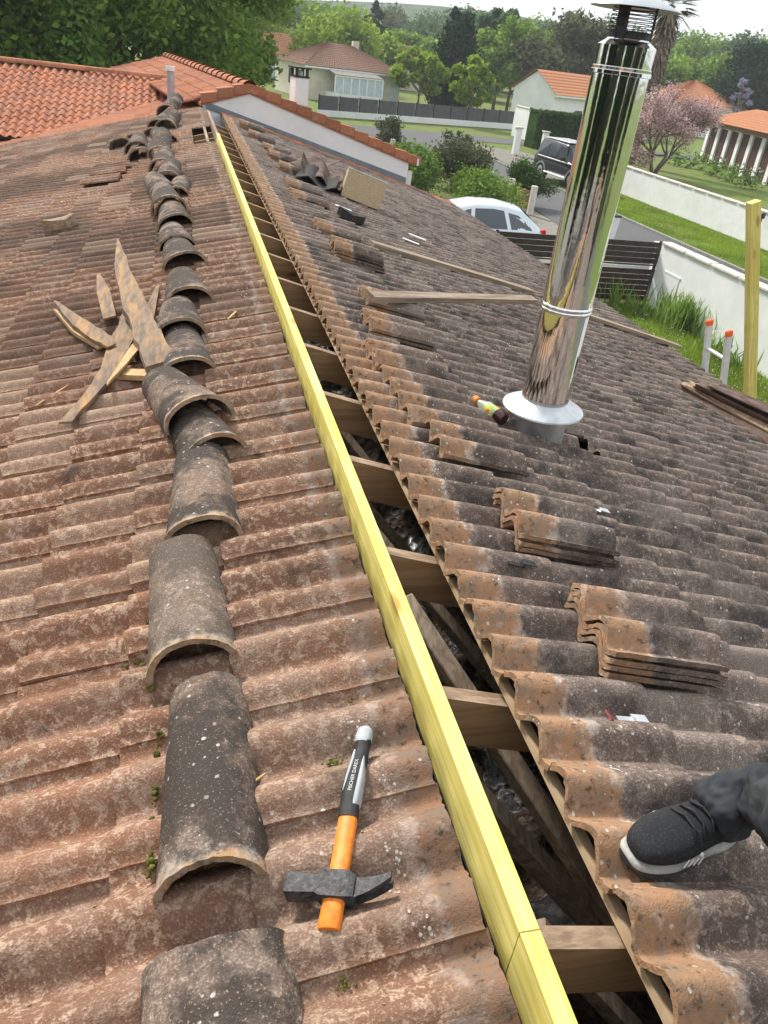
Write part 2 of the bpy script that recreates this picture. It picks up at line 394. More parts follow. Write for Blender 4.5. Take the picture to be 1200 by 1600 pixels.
HI = {k: [tile_mesh('tile', 9, 34, 10*i+len(k), m) for i in range(5)] for k, m in
      dict(left=M_left, leftT=M_leftT, right=M_right, rightT=M_rightT, pale=M_pale).items()}
LO = tile_mesh('tile_low', 1, 18, 3, M_left); LO_T = tile_mesh('tile_low_terra', 1, 16, 4, M_terra, .046, hw=.056)

house = empty('tiled_house', (AX, 5, 0))
tag(house, 'house under the brown and grey tiled roof whose ridge has been opened up', 'house')
def keep(o):          # parent to the house without moving
    o.parent = house; o.matrix_parent_inverse = Matrix.Translation((-AX, -5, 0)); return o
def slope_sheet(side, d0, d1, y0, y1, h):
    b = MB(); F = FR if side == 'R' else FL
    pts = [Vector((AX, y, AZ)) + F @ Vector((d, 0, hh)) for hh in (h, h-.012) for d, y in ((d0, y0), (d1, y0), (d1, y1), (d0, y1))]
    b.add([tuple(p) for p in pts], [(0, 1, 2, 3), (7, 6, 5, 4), (0, 4, 5, 1), (1, 5, 6, 2), (2, 6, 7, 3), (3, 7, 4, 0)])
    return b
slopeR = keep(slope_sheet('R', .26, 4.1, -6, 13.1, -.066).build('roof_slope', M_under, fix=True))
slopeL = keep(slope_sheet('L', .40, 4.4, -6, 15.2, -.066).build('roof_slope', M_under, fix=True))
slopeR['label'] = 'grey lichen-speckled tiled slope on the flue side'; slopeL['label'] = 'brown tiled slope on the hammer side'
cand = []
ND = {'R': 17, 'L': 18}
for side in 'RL':
    pitchY = TW if side == 'R' else .255
    y0 = .639-26*TW if side == 'R' else .575+.232-.255*26
    for j in range(84 if side == 'R' else 85):
        for k in range(ND[side]):
            Y = y0 + j*pitchY; d = (.215 if side == 'R' else .044) + k*GA
            if side == 'R' and Y > 13.15: continue
            if side == 'L' and Y > 15.2: continue
            x = AX + (1 if side == 'R' else -1)*d*CS
            if side == 'R' and Y > 12.28 + .15*(x-.5): continue
            if side == 'L' and k == 0 and 9.2 < Y < 10.5: continue
            # cut away round the flue collar
            if side == 'R' and k in (4,) and 2.46 < Y < 2.72: continue
            jit = .0035
            M = frame(side, d+random.uniform(-jit, jit), Y+random.uniform(-.002, .002), -.037+random.uniform(-.001, .0015), random.gauss(0, .007), -TILT+random.gauss(0, .004), random.gauss(0, .006))
            if side == 'L': M = M @ Matrix.Diagonal((1, .255/TW, 1, 1))
            c = M @ Vector((TL/2, TW/2, 0)); px, py, zz = proj(c)
            vis = zz > .1 and -110 < px < 1310 and -30 < py < 1720
            cand.append((zz if vis else 99+zz, side, k, Y, M))
cand.sort(key=lambda a: a[0])
rest = {}
for i, (zz, side, k, Y, M) in enumerate(cand):
    key = ('rightT' if k == 0 else 'right') if side == 'R' else ('leftT' if k == 0 else 'left')
    if side == 'R' and k > 0 and random.random() < .012: key = 'pale'
    if i < 300 and zz < 90:
        o = bpy.data.objects.new('tile', random.choice(HI[key])); link(o, slopeR if side == 'R' else slopeL)
        o.matrix_parent_inverse = (slopeR if side == 'R' else slopeL).matrix_world.inverted(); o.matrix_basis = M
        # parent keeps identity world transform (house offset is undone by its parent inverse)
        o.matrix_parent_inverse = Matrix.Identity(4)
    else:
        if side == 'L' and Y > 13.0+random.uniform(-.02, .02): key = 'terraL'
        rest.setdefault((side, key), []).append(M)
matof = dict(left=M_left, leftT=M_leftT, right=M_right, rightT=M_rightT, pale=M_pale, terraL=M_terra)
for (side, key), Ms in rest.items(): join_tiles('tile_field', LO, Ms, matof[key], slopeR if side == 'R' else slopeL)
# strip of orange tiles at the neighbour's wall
Ms = []
for j in range(5):
    for k in range(17):
        d = .215+k*GA; x = AX+d*CS; Y = 12.28+.15*(x-.5)+j*TW*.8
        if Y < 12.66+.158*(x-.43)-.1: Ms.append(frame('R', d, Y, -.037, 0, -TILT))
join_tiles('tile_field', LO, Ms, M_terra, slopeR)
# battens, ridge timbers, rafters, attic
b = MB(); F = FR
for k, d in enumerate([.225]): b.beam(Vector((AX, -1.6, AZ))+F @ Vector((d+.016, 0, -.058)), Vector((AX, 12.5, AZ))+F @ Vector((d+.016, 0, -.058)), .022, .014, (SN, 0, CS))
keep(b.build('batten', M_batten, fix=True))
b = MB(); b.beam(Vector((AX, -1.6, AZ))+FL @ Vector((.085, 0, -.06)), Vector((AX, 9.3, AZ))+FL @ Vector((.085, 0, -.06)), .03, .03, (-SN, 0, CS)); keep(b.build('batten', M_under, fix=True))  # left batten near-black: the gap's shade is put into its colour
b = MB(); b.box((.44, 5.2, 3.565), (.034, 13.6, .16)); keep(b.build('ridge_board', M_under, fix=True))  # board coloured near-black too, painting in the darkness of the ridge gap
for k in range(24):
    Y = .577 + .518*(k-2) - (.0 if k > 2 else 0)
    if Y > 12.2: break
    for side in 'RL':
        if side == 'L' and not (8.9 < Y < 11.6 or Y < 0): continue
        F = FR if side == 'R' else FL; s = 1 if side == 'R' else -1
        b = MB(); A = Vector((AX+s*.018, Y, zr(AX+.018)-.083)); n = F @ Vector((0, 0, 1)); e = F @ Vector((1, 0, 0))
        # box with rafter depth .11 measured down from the top face
        Bp = A + e*3.9; b.beam(A-n*.06, Bp-n*.06, .036, .12, tuple(n)); keep(b.build('rafter', M_raft, fix=True))
        b2 = MB()
        if side == 'R' and Y < 5.5:
            A2 = A+n*.0015
            bb = MB(); bb.beam(A2, A2+e*.3, .037, .003, tuple(n)); keep(bb.build('rafter_top', M_oldx, fix=True))
webs = [((.52, 1.47, 3.58), (.90, .80, 3.17), .05, .035), ((.46, 2.55, 3.45), (1.05, 2.12, 2.9), .05, .035), ((.46, 2.1, 3.5), (.5, 1.3, 3.0), .05, .035),
        ((.60, .70, 3.42), (.82, .60, 3.18), .045, .03), ((.43, .95, 3.35), (.56, .45, 3.0), .05, .035), ((.7, 1.25, 3.2), (.55, .6, 2.75), .05, .03), ((.46, 4.2, 3.5), (1.1, 3.8, 2.9), .05, .035), ((.48, 2.0, 3.55), (.95, 1.55, 3.1), .045, .03), ((.5, 1.05, 3.5), (1.0, .75, 3.0), .04, .05), ((.47, 3.1, 3.52), (.9, 2.6, 3.1), .045, .03)]
for A, B_, w_, h_ in webs:
    b = MB(); b.beam(A, B_, w_, h_, bev=.003); keep(b.build('web_brace', M_old, fix=True))
# crinkled insulation foil on the attic floor
n = 60; V = []; Fq = []
for i in range(n+1):
    for j in range(81):
        x = -.9+3.2*i/n; y = -.6+6.5*j/80
        V.append((x, y, 2.80+.34*math.exp(-((x-.95)/.45)**2)+.12*math.sin(3.1*x+1.3*y)+.05*math.sin(9*x-7*y)+.02*random.gauss(0, 1)))
for i in range(n):
    for j in range(80): a = i*81+j; Fq.append((a, a+81, a+82, a+1))
keep(MB().add(V, Fq).build('insulation', M_foil))
b = MB(); b.box((.44, 5.5, 2.55), (7.2, 14, .04)); keep(b.build('attic_floor', M_under, fix=True))
# outer walls and eaves (below the frame, for other views)
b = MB(); b.box((4.02, 3.5, 1.27), (.2, 18.6, 2.54)); keep(b.build('wall', M_cream, fix=True))
b = MB(); b.box((-3.3, 3.5, 1.2), (.2, 18.6, 2.4)); keep(b.build('wall', M_cream, fix=True))
b = MB(); b.prism([(-3.3, 0), (4.0, 0), (4.0, 2.62), (.44, 3.6), (-3.3, 2.55)], -5.85, -5.65, lambda a, z, h: (a, h, z)); keep(b.build('gable_wall', M_cream, fix=True))
b = MB(); b.beam((4.2, -6, 2.56), (4.2, 13, 2.56), .03, .12); keep(b.build('eaves_board', M_oldx, fix=True))

# new yellow ridge timbers
def timber(name, A, B_, w_, h_, mat, label, cat='timber', group=None, sag=0, up=(0, 0, 1), bev=.0007):
    A, B_ = Vector(A), Vector(B_); l = (B_-A).length; e = (B_-A).normalized(); r = e.cross(Vector(up)).normalized(); u = r.cross(e)
    M = Matrix((r, e, u)).transposed().to_4x4(); M.translation = A
    b = MB(); b.box((0, l/2, 0), (w_, l, h_), None, bev); o = b.build(name, mat, fix=True); o.matrix_world = M
    return tag(o, label, cat, group)
timber('ridge_timber', (.440, .527, 3.698), (.436, 9.30, 3.705), .030, .104, M_new, 'long new yellow timber laid on edge along the open ridge')
timber('ridge_timber', (.4395, -.9, 3.6965), (.4405, .5262, 3.6975), .030, .103, M_new, 'short end piece of new yellow timber butted to the long ridge timber near the camera')
timber('old_ridge_lath', (.435, 9.35, 3.70), (.43, 11.9, 3.70), .03, .09, M_old, 'weathered grey old ridge lath beyond the yellow timber')
timber('old_lath', (.33, 9.15, 3.675), (.335, 11.3, 3.675), .028, .02, M_old, 'pale old lath along the edge of the hole in the brown slope')

# ------------------------------------------------------------------ loose barrel (cover) tiles in a line on the brown slope
def cover_mesh(name, seed, w0=.205, w1=.162, Lc=.44, hh=.092, th=.0135, nx=18, nq=30):
    r = random.Random(seed); ph = [r.uniform(0, 6.28) for _ in range(6)]
    top = []; lx = []
    for i in range(nx+1):
        f = i/nx
        for j in range(nq+1):
            q = math.pi*(j/nq); wv = (w0+(w1-w0)*f)/2; hv = hh*(1-.16*f)
            jag = 0
            if i == 0: jag = .003*math.sin(3*q+ph[0])+r.uniform(-.0015, .0015)
            if i == nx: jag = .004*math.sin(3*q+ph[1])+r.uniform(-.0015, .0015)
            k = 1+.008*math.sin(3*q+ph[2]+5*f)+r.uniform(-.0012, .0012)
            if i == 0: k *= 1.03
            top.append((-wv*k*math.copysign(abs(math.cos(q))**.9, math.cos(q)), f*Lc+jag, hv*k*math.sin(q)**.95 if 0 < j < nq else 0)); lx.append(f*Lc)
    inn = []
    for (x, y, z) in top:
        l = math.hypot(x, z) or 1; inn.append((x*(1-th/l), y, z*(1-th/l) if z > .004 else 0))
    n = len(top); W = nq+1; F = []
    for i in range(nx):
        for j in range(nq): a = i*W+j; F.append((a, a+1, a+W+1, a+W)); F.append((n+a, n+a+W, n+a+W+1, n+a+1))
        a = i*W; F.append((a, a+W, n+a+W, n+a)); a += nq; F.append((a, n+a, n+a+W, a+W))
    for j in range(nq): F.append((j, n+j, n+j+1, j+1)); a = nx*W+j; F.append((a, a+1, n+a+1, n+a))
    me = bpy.data.meshes.new(name); me.from_pydata(top+inn, [], F)
    me.attributes.new('lx', 'FLOAT', 'POINT').data.foreach_set('value', lx*2)
    me.attributes.new('rnd', 'FLOAT', 'POINT').data.foreach_set('value', [r.random()]*len(lx)*2)
    o = finish(me, name, M_cover, None, True, 50, True); return o
CV = []
def cover(x, Y, label, yaw=0, pitch=0, roll=0, h=0, sc_=1., **kw):
    o = cover_mesh('cover_tile', len(CV)+40, **kw)
    nrm = Matrix(((CS, 0, -SN), (0, 1, 0), (SN, 0, CS)))       # x up-slope, y away, normal
    M = nrm @ Matrix.Rotation(R_(yaw), 3, 'Z') @ Matrix.Rotation(R_(pitch), 3, 'X') @ Matrix.Rotation(R_(roll), 3, 'Y')
    o.matrix_world = Matrix.Translation(Vector((x, Y, zr(x)-.004)) + nrm @ Vector((0, 0, h))) @ M.to_4x4() @ Matrix.Scale(sc_, 4)
    tag(o, label, 'roof tile', 'loose barrel tiles lined up on the brown slope'); CV.append(o)
ci = 'dark barrel tile '
cover(.045, .185, ci+'cut off by the bottom edge of the picture', 2, w0=.24, w1=.21)
cover(.033, .728, ci+'just left of the hammer, with an orange lip', -1, w0=.176, w1=.150, Lc=.41)
cover(.016, 1.222, ci+'second up the row from the one beside the hammer', 3, w0=.19, Lc=.42)
cover(.050, 1.675, ci+'third up the row from the one beside the hammer', -1, w0=.2)
cover(.100, 2.10, ci+'mostly hidden under the skewed tile beside the splintered wood', 14, w0=.2, Lc=.40)
cover(.070, 2.29, ci+'lying skewed across the row below the splintered wood', 16, -4, 3, h=.045, w0=.225, Lc=.48)
cover(.030, 2.78, ci+'directly right of the thick splintered plank', 3, 0, h=.0, w0=.22, Lc=.44)
cover(.010, 3.17, ci+'above the tile beside the thick splintered plank', 2, -3, h=.02, w0=.225, Lc=.46)
cover(.050, 3.63, ci+'midway up the row, its mouth wide open', 4, -2, h=.01, w0=.23, Lc=.5)
cover(.040, 4.28, ci+'long and smooth, above the wide open one', 5, -1, h=.01, w0=.24, Lc=.52)
cover(.000, 4.74, ci+'tucked behind the long smooth one', 4, -1, h=.0, w0=.23, Lc=.5)
cover(-.005, 5.3, ci+'seventh from the far end of the row', 3, 3, h=.0, w0=.24, Lc=.5, hh=.10)
cover(-.04, 5.72, ci+'with its mouth raised over the seventh from the far end', 4, 4, h=.03, w0=.25, Lc=.5, hh=.11)
cover(-.075, 6.35, ci+'pale rimmed, leaning in the far half of the row', 9, 4, 4, h=.03, w0=.22, Lc=.5, hh=.095)
cover(.0, 6.30, ci+'nested inside the pale rimmed leaning one', -6, 2, -8, h=.0, w0=.2, Lc=.45, hh=.09)
cover(-.07, 6.95, ci+'in the far half of the row, a pale ring on its rim', -6, 4, h=.02, w0=.23, Lc=.5, hh=.095)
cover(-.11, 7.55, ci+'behind the one with a pale ring on its rim', -5, 5, h=.03, w0=.235, Lc=.5, hh=.10)
cover(-.14, 8.45, ci+'tipped upright, its back end standing up', -10, 18, 0, h=.03, w0=.24, Lc=.42, hh=.10)
cover(-.08, 9.4, ci+'lying beyond the upright one', 12, 6, h=.01, w0=.24, Lc=.5, hh=.10)
cover(-.36, 8.8, ci+'beside the upright one, facing the camera', -4, 6, h=.06, w0=.24, Lc=.45, hh=.11)
cover(-.33, 8.6, ci+'nested within the one facing the camera', -6, 2, h=.0, w0=.25, Lc=.4, hh=.12)
cover(-.58, 9.8, 'grey barrel tile fragment standing leftmost in the far cluster', 10, -50, h=.06, w0=.26, Lc=.2)
cover(-.44, 9.9, 'grey barrel tile fragment standing second from the left in the far cluster', -12, -40, h=.05, w0=.27, Lc=.24)
cover(-.24, 10.3, 'grey barrel tile fragment standing third from the left in the far cluster', 14, -40, h=.04, w0=.24, Lc=.2)
cover(-.10, 10.6, 'tan barrel tile in front of the farthest one, mouth open', -16, 7, h=.02, w0=.27, Lc=.5, hh=.12)
cover(-.20, 10.9, 'tan barrel tile half under its neighbour near the vent pipe', -22, 8, h=.02, w0=.26, Lc=.5, hh=.11)
cover(-.09, 12.0, 'farthest tan barrel tile, at the foot of the vent pipe', -20, 10, h=.05, w0=.28, Lc=.55, hh=.13)

# stacked flat tiles left of the upright barrel tiles
def loose(side, d, Y, h, label, yaw=0, pitch=None, roll=0, key='rightT', group='loose tiles lifted off the ridge'):
    o = bpy.data.objects.new('loose_tile', random.choice(HI[key])); link(o)
    o.matrix_world = frame(side, d, Y, h, R_(yaw), -TILT if pitch is None else R_(pitch), R_(roll))
    return tag(o, label, 'roof tile', group)
for i, (x, Y, yw) in enumerate([(-.42, 8.4, 6), (-.44, 8.15, 2), (-.46, 7.75, -4)]):
    loose('L', (AX-x)/CS, Y, .02+.0*i, ['topmost', 'middle', 'lowest'][i]+' of the flat tiles lying left of the far barrel tile cluster', yw, None, 0, 'left')

# ------------------------------------------------------------------ loose tiles on the grey slope
def stack(x, Y, n, where, yaw=0, dy=.0, h0=.005, step=.0175, key='rightT'):
    Y = .639+TW*round((Y-.639)/TW)        # nested on the rolls below
    nm = {1: ['single'], 2: ['lower', 'upper'], 3: ['bottom', 'middle', 'top'], 4: ['lowest', 'second lowest', 'second highest', 'topmost']}[n]
    for i in range(n):
        lab = (nm[i]+' tile '+('of the stack ' if n > 1 else 'lying ')+where)
        loose('R', (x-AX)/CS + random.uniform(-.008, .008)-i*.004, Y+random.uniform(-.006, .006)+dy*i, h0+i*step, lab, yaw+random.uniform(-1.5, 1.5), -3.2, 0, key)
stack(.90, 1.085, 4, 'nearest the shoe on the grey slope', -2, .006)
stack(.885, 1.60, 3, 'between the shoe and the flue', -2, .006)
stack(.80, 2.04, 1, 'with its edge lifted, nearest below the flue', -2, 0, .014)
stack(.76, 2.30, 1, 'at the head of the slope left of the orange bottle', 0)
stack(.75, 2.56, 1, 'beside the ridge gap, above the one left of the orange bottle', 1)
stack(.745, 2.90, 2, 'beside the ridge gap, second above the orange bottle', 1)
stack(.83, 3.28, 2, 'just below the propped plank', 0, .005)
stack(.93, 3.92, 2, 'just above the propped plank', 1, .005)
stack(.93, 4.75, 4, 'midway along the ridge gap', -1, .006)
stack(.93, 5.45, 2, 'above the midway stack', 2, .004)
stack(.92, 6.7, 1, 'beside the dark tile shard', 1)
stack(.93, 7.35, 2, 'below the torn brown sheets', -3)
stack(.98, 8.15, 3, 'directly left of the torn brown sheets', -4)
stack(.95, 9.05, 3, 'above the torn brown sheets', -2)
stack(.95, 9.75, 2, 'third from the far end of the gap', -3)
stack(.85, 10.55, 3, 'second from the far end of the gap', -4)
stack(.80, 11.25, 4, 'at the gap end by the white gable', -3)
# dark and orange shards
def shard(name, side, x, Y, s, mat, label, h=.0, yaw=0):
    b = MB(); k = 7; pts = []
    for i in range(k):
        q = 2*math.pi*i/k; r = random.uniform(.6, 1.0); pts.append((s[0]*r*math.cos(q), s[1]*r*math.sin(q)))
    b.prism(pts, 0, s[2], lambda a, c, hh: (a, c, hh + .25*abs(a)*(1 if hh else .6)))
    o = b.build(name, mat, fix=True); d = abs(x-AX)/CS; o.matrix_world = frame(side, d, Y, h, yaw)
    return tag(o, label, 'shard', 'broken bits on the roof')
shard('tile_shard', 'R', 1.39, 6.61, (.16, .06, .05), M_under, 'dark triangular tile shard below the chipboard block', 0.01, .2)
shard('tile_shard', 'L', -.77, 6.03, (.14, .08, .06), M_cover, 'dark tile shard alone on the upper left of the brown slope', .01, .3)
for (x, Y, lab, s) in [(1.412, 7.12, 'white paper strip nearest the chipboard block', (.10, .03)), (2.10, 7.06, 'white strip farther down the slope of the two below the block', (.11, .03)), (1.92, 6.63, 'white strip nearer the camera of the two below the block', (.10, .03))]:
    b = MB(); b.box((0, 0, .002), (s[0]*1.5, s[1]*1.6, .004)); o = b.build('paper_strip', M_paper, fix=True)
    o.matrix_world = frame('R', (x-AX)/CS, Y, .028, R_(-6)); tag(o, lab, 'paper', 'white strips on the grey slope')
# chipboard block and torn brown sheets
def sheet(name, x, Y, L_, W_, lab, yaw, pitch, roll, h, amp=.018, wl=.16, curl=0, th=.005, mat=M_rust, ragged=.02):
    r = random.Random(lab); V = []; nx, ny = 16, 34
    for k in (0, 1):
        for i in range(nx+1):
            for j in range(ny+1):
                u = L_*(i/nx); v = W_*(j/ny-.5)
                if i in (0, nx): u += r.uniform(-ragged, ragged)
                V.append((u, v, amp*math.sin(2*math.pi*v/wl)+curl*(u/L_)**2-th*k+.3*curl*abs(v)/W_))
    n = (nx+1)*(ny+1); F = []; Wd = ny+1
    for i in range(nx):
        for j in range(ny): a = i*Wd+j; F += [(a, a+Wd, a+Wd+1, a+1), (n+a, n+a+1, n+a+Wd+1, n+a+Wd)]
        a = i*Wd; F.append((a, n+a, n+a+Wd, a+Wd)); a += ny; F.append((a, a+Wd, n+a+Wd, n+a))
    for j in range(ny): F.append((j, j+1, n+j+1, n+j)); a = nx*Wd+j; F.append((a, n+a, n+a+1, a+1))
    V2 = V; b = MB(); b.add(V2, F); o = b.build(name, mat, None, True, 60, True)
    o.matrix_world = frame('R', (x-AX)/CS, Y, h, R_(yaw), R_(pitch), R_(roll)); return tag(o, lab, 'sheet', 'corrugated brown sheets on the roof')
sheet('brown_sheet', 1.22, 8.75, .75, .42, 'torn brown sheet standing steep, farthest up behind the chipboard block', 62, -6, -10, .06, .02, .3, .04)
sheet('brown_sheet', 1.40, 8.12, .6, .56, 'torn brown corrugated sheet with scalloped edge touching the chipboard block', 82, -6, 4, .07, .038, .24, .03)
sheet('brown_sheet', 1.28, 7.98, .45, .40, 'dark flap of torn sheet under the scalloped one', 76, -4, 0, .05, .03, .3, .05, mat=M_under)
b = MB(); b.box((0, 0, .14), (.40, .20, .27), None, .004); o = b.build('chipboard_block', M_card, fix=True)
o.matrix_world = Matrix.Translation((1.76, 8.10, zr(1.76)-.01)) @ FR.to_4x4() @ Matrix.Rotation(R_(-8), 4, 'Z') @ Matrix.Rotation(R_(-16), 4, 'X')
tag(o, 'tan chipboard block with white top edge standing by the torn sheets', 'block')
b = MB(); b.box((0, 0, .2785), (.404, .204, .006)); c = b.build('laminate_edge', M_paper, o, fix=True)
# sheets and stack near the ladder
for i in range(4):
    M_ = [M_rust, M_cover, M_rust, M_rust][i]
    s = sheet('brown_sheet', 3.50+.05*i, 4.60-.05*i, 1.35, .40+.04*i, ['bottom', 'second', 'third', 'top'][i]+' brown sheet of the pile at the eaves below the ladder', -72+4*i, -1.2*i, 0, .03+.03*i, .024 if i < 3 else .006, .155, .02, .008, M_)
# planks
timber('propped_plank', PZ(578, 463, 3.70), PZ(833, 468, 3.318), .06, .032, M_old, 'pale old plank propped across the slope against the flue', up=(.2, -.3, 1))
timber('old_plank', (1.37, 5.74, zr(1.37)+.03), (2.98, 6.33, zr(2.98)+.03), .09, .035, M_old, 'flat brown plank lying down the grey slope behind the propped one', up=(SN, 0, CS))
timber('old_plank', (3.05, 6.06, zr(3.05)+.03), (4.55, 6.22, zr(4.55)+.05), .08, .03, M_old, 'brown plank overhanging the eaves above the daisies', up=(SN, 0, CS))
timber('leaning_post', (5.38, 4.85, 0.0), (3.745, 4.83, 4.13), .062, .074, M_new, 'new yellow square post leaning on the eaves at the right', 'post')
# ladder leaning on the eaves
lad = empty('ladder', (5.1, 5.5, 0)); tag(lad, 'aluminium ladder with orange-red end caps reaching above the eaves', 'ladder')
def rel(o, root): o.parent = root; o.matrix_parent_inverse = root.matrix_world.inverted(); return o
bpy.context.view_layer.update()
la, lb = Vector((5.15, 5.66, 0)), Vector((4.36, 5.66, 3.0))
for Y in (5.66, 5.38):
    A, B_ = Vector((5.15, Y, 0)), Vector((4.36, Y, 3.03)); b = MB(); b.beam(A, B_, .03, .055, (1, 0, .2), .003); rel(b.build('rail', M_alu, fix=True), lad)
    e = (B_-A).normalized(); b = MB(); b.beam(B_-e*.01, B_+e*.045, .036, .062, (1, 0, .2), .008); rel(b.build('end_cap', M_redcap, fix=True), lad)
for i in range(11):
    f = (i+.75)/11.4; p = la.lerp(lb, f)
    b = MB(); b.tube([(p.x, 5.655, p.z), (p.x, 5.385, p.z)], .018, 8); rel(b.build('rung', M_alu, smooth=True, sharp=50), lad)

# splintered wood
def splinter(pts, wds, th, label, h=.03, fresh=False, lift=(0, 0)):
    rj = random.Random(label); m_ = 15; P0, W0 = pts, wds; pts, wds = [], []
    for q in range(m_+1):
        f = q/m_*(len(P0)-1); i = min(int(f), len(P0)-2); f -= i; jg = .10*(W0[i]*(1-f)+W0[i+1]*f) if len(P0) > 3 else 0
        pts.append((P0[i][0]+(P0[i+1][0]-P0[i][0])*f+rj.uniform(-jg, jg)*.5, P0[i][1]+(P0[i+1][1]-P0[i][1])*f)); wds.append(W0[i]*(1-f)+W0[i+1]*f+rj.uniform(-jg, jg))
    b = MB(); n = len(pts); V = []; F = []
    for i, ((x, Y), wd) in enumerate(zip(pts, wds)):
        a = Vector((pts[min(i+1, n-1)][0]-pts[max(i-1, 0)][0], pts[min(i+1, n-1)][1]-pts[max(i-1, 0)][1], 0)).normalized()
        s = Vector((-a.y, a.x, 0)); f = i/(n-1); hh = h+lift[0]+(lift[1]-lift[0])*f
        for q in (1, -1):
            for t_ in (0, 1):
                xx = x+s.x*wd/2*q; V.append((xx, Y+s.y*wd/2*q, zr(xx)+hh+(th if t_ else 0)*(1 if 0 < i < n-1 else .6)))
    for i in range(n-1):
        a = i*4; c = a+4; F += [(a, c, c+1, a+1), (a+2, a+3, c+3, c+2), (a+1, c+1, c+3, a+3), (a, a+2, c+2, c)]
    F += [(0, 1, 3, 2), (n*4-4, n*4-2, n*4-1, n*4-3)]
    o = b.add(V, F).build('splintered_plank', M_splitin if fresh else M_split, fix=True); return tag(o, label, 'plank', 'splintered planks heaped on the brown slope')
splinter([(-.07, 2.85), (-.12, 3.1), (-.20, 3.6), (-.28, 4.2), (-.335, 4.83)], [.10, .10, .095, .07, .008], .03, 'thickest splintered plank, standing upright to a point beside the tile row', .05, lift=(0, .05))
splinter([(-.385, 2.58), (-.33, 2.72), (-.27, 2.95), (-.23, 3.3), (-.22, 3.7)], [.05, .045, .07, .105, .06], .014, 'splintered plank with forked lower end lying nearest the camera', .03)
splinter([(-.26, 2.78), (-.21, 2.95), (-.16, 3.15)], [.006, .03, .05], .012, 'fresh yellow splinter peeling off the forked plank', .052, True)
splinter([(-.585, 3.98), (-.45, 3.6), (-.33, 3.32), (-.27, 3.2)], [.008, .055, .07, .04], .013, 'leftmost splintered plank, pointing left over the slope', .05, lift=(.02, 0))
splinter([(-.585, 3.95), (-.44, 3.52), (-.32, 3.25)], [.008, .03, .02], .016, 'fresh split edge of the leftmost splintered plank', .035, True)
splinter([(-.41, 4.35), (-.36, 4.0), (-.30, 3.55)], [.012, .06, .055], .013, 'dark splintered plank standing behind the heap', .06)
splinter([(-.10, 4.0), (-.14, 3.5), (-.16, 3.1)], [.015, .06, .06], .014, 'dark splintered plank between the thickest one and the tile row', .025)
splinter([(-.24, 2.94), (-.13, 2.86), (-.05, 2.80)], [.05, .055, .05], .02, 'short fresh board end poking out under the thickest splintered plank', .02, True)
for i, (p, q, lab) in enumerate([((-.52, 2.85), (-.42, 2.98), 'small yellow sliver left of the splintered planks'), ((.20, 3.32), (.25, 3.42), 'small yellow sliver right of the tile row, far'), ((.105, .905), (.125, .915), 'tiny yellow chip beside the lip of the tile by the hammer'), ((.10, .745), (.115, .752), 'tiny yellow chip near the orange hammer tip')]):
    splinter([p, ((p[0]+q[0])/2, (p[1]+q[1])/2), q], [.004, .012 if i < 2 else .004, .003], .004, lab, .012, True)

# ------------------------------------------------------------------ hammer
hx, hy = .181, .632
hb = Vector((.1835, .612)); ht = Vector((.303, .948))
hl = (ht-hb).length; hd_ = (ht-hb).normalized()
ez = Vector((-SN, 0, CS)); ey = Vector((hd_.x, hd_.y, hd_.x*TS)); ey = (ey-ez*ey.dot(ez)).normalized(); ex = ey.cross(ez)
HM = Matrix((ex, ey, ez)).transposed().to_4x4(); HM.translation = Vector((hb.x, hb.y, zr(hb.x)+.018))
ham = empty('claw_hammer', M=HM); tag(ham, 'claw hammer with orange and grey handle lying on the brown tiles', 'hammer')
def hsec(y, w_, h_, xo=0, n=14, e=.75):
    return [(xo+w_/2*math.copysign(abs(math.cos(q))**e, math.cos(q)), y, h_/2*math.copysign(abs(math.sin(q))**e, math.sin(q))) for q in [2*math.pi*i/n for i in range(n)]]
HL = .352
def hpart(name, ys, mat):
    b = MB(); b.loft([hsec(*y) for y in ys]); o = b.build(name, mat, ham, True, 50, True); return o
hpart('handle_end', [(.000, .031, .02), (.003, .034, .024), (.05, .033, .024)], M_orangeP)
hpart('handle_shaft', [(.045, .031, .023), (.12, .030, .022), (.178, .031, .023, -.001)], M_orangeP)
hpart('handle_grip', [(.176, .033, .026, -.001), (.21, .032, .027, -.003), (.25, .030, .027, -.002), (.29, .027, .025, .001), (.315, .025, .024, .002), (.335, .029, .027, .001)], M_blackP)
g = hpart('grip_inlay', [(.197, .010, .025, .007), (.205, .014, .028, .0085), (.25, .011, .0275, .0095), (.28, .007, .025, .0095), (.29, .003, .022, .010)], M_greyP)
g = hpart('grip_inlay', [(.222, .003, .024, -.0155), (.25, .008, .0265, -.0125), (.285, .0095, .026, -.0085), (.303, .006, .023, -.008)], M_greyP)
hpart('grip_knob', [(.322, .027, .0255, .001), (.335, .0295, .0285, .001), (.35, .027, .026, .002), (.357, .016, .015, .002)], M_greyP)
b = MB(); b.loft([[(x, .062+yy, zz) for yy, zz in q] for x, q in [
    (-.076, [(-.014, -.012), (.014, -.012), (.014, .014), (-.014, .014)]), (-.073, [(-.0155, -.014), (.0155, -.014), (.0155, .0155), (-.0155, .0155)]), (-.048, [(-.015, -.014), (.015, -.014), (.015, .0155), (-.015, .0155)]),
    (-.03, [(-.013, -.012), (.013, -.012), (.013, .013), (-.013, .013)]), (-.02, [(-.02, -.015), (.02, -.015), (.02, .018), (-.02, .018)]), (.018, [(-.021, -.015), (.02, -.015), (.02, .018), (-.021, .018)]), (.03, [(-.018, -.013), (.014, -.013), (.014, .014), (-.018, .014)])]])
b.build('hammer_head', M_black, ham, True, 35, True)
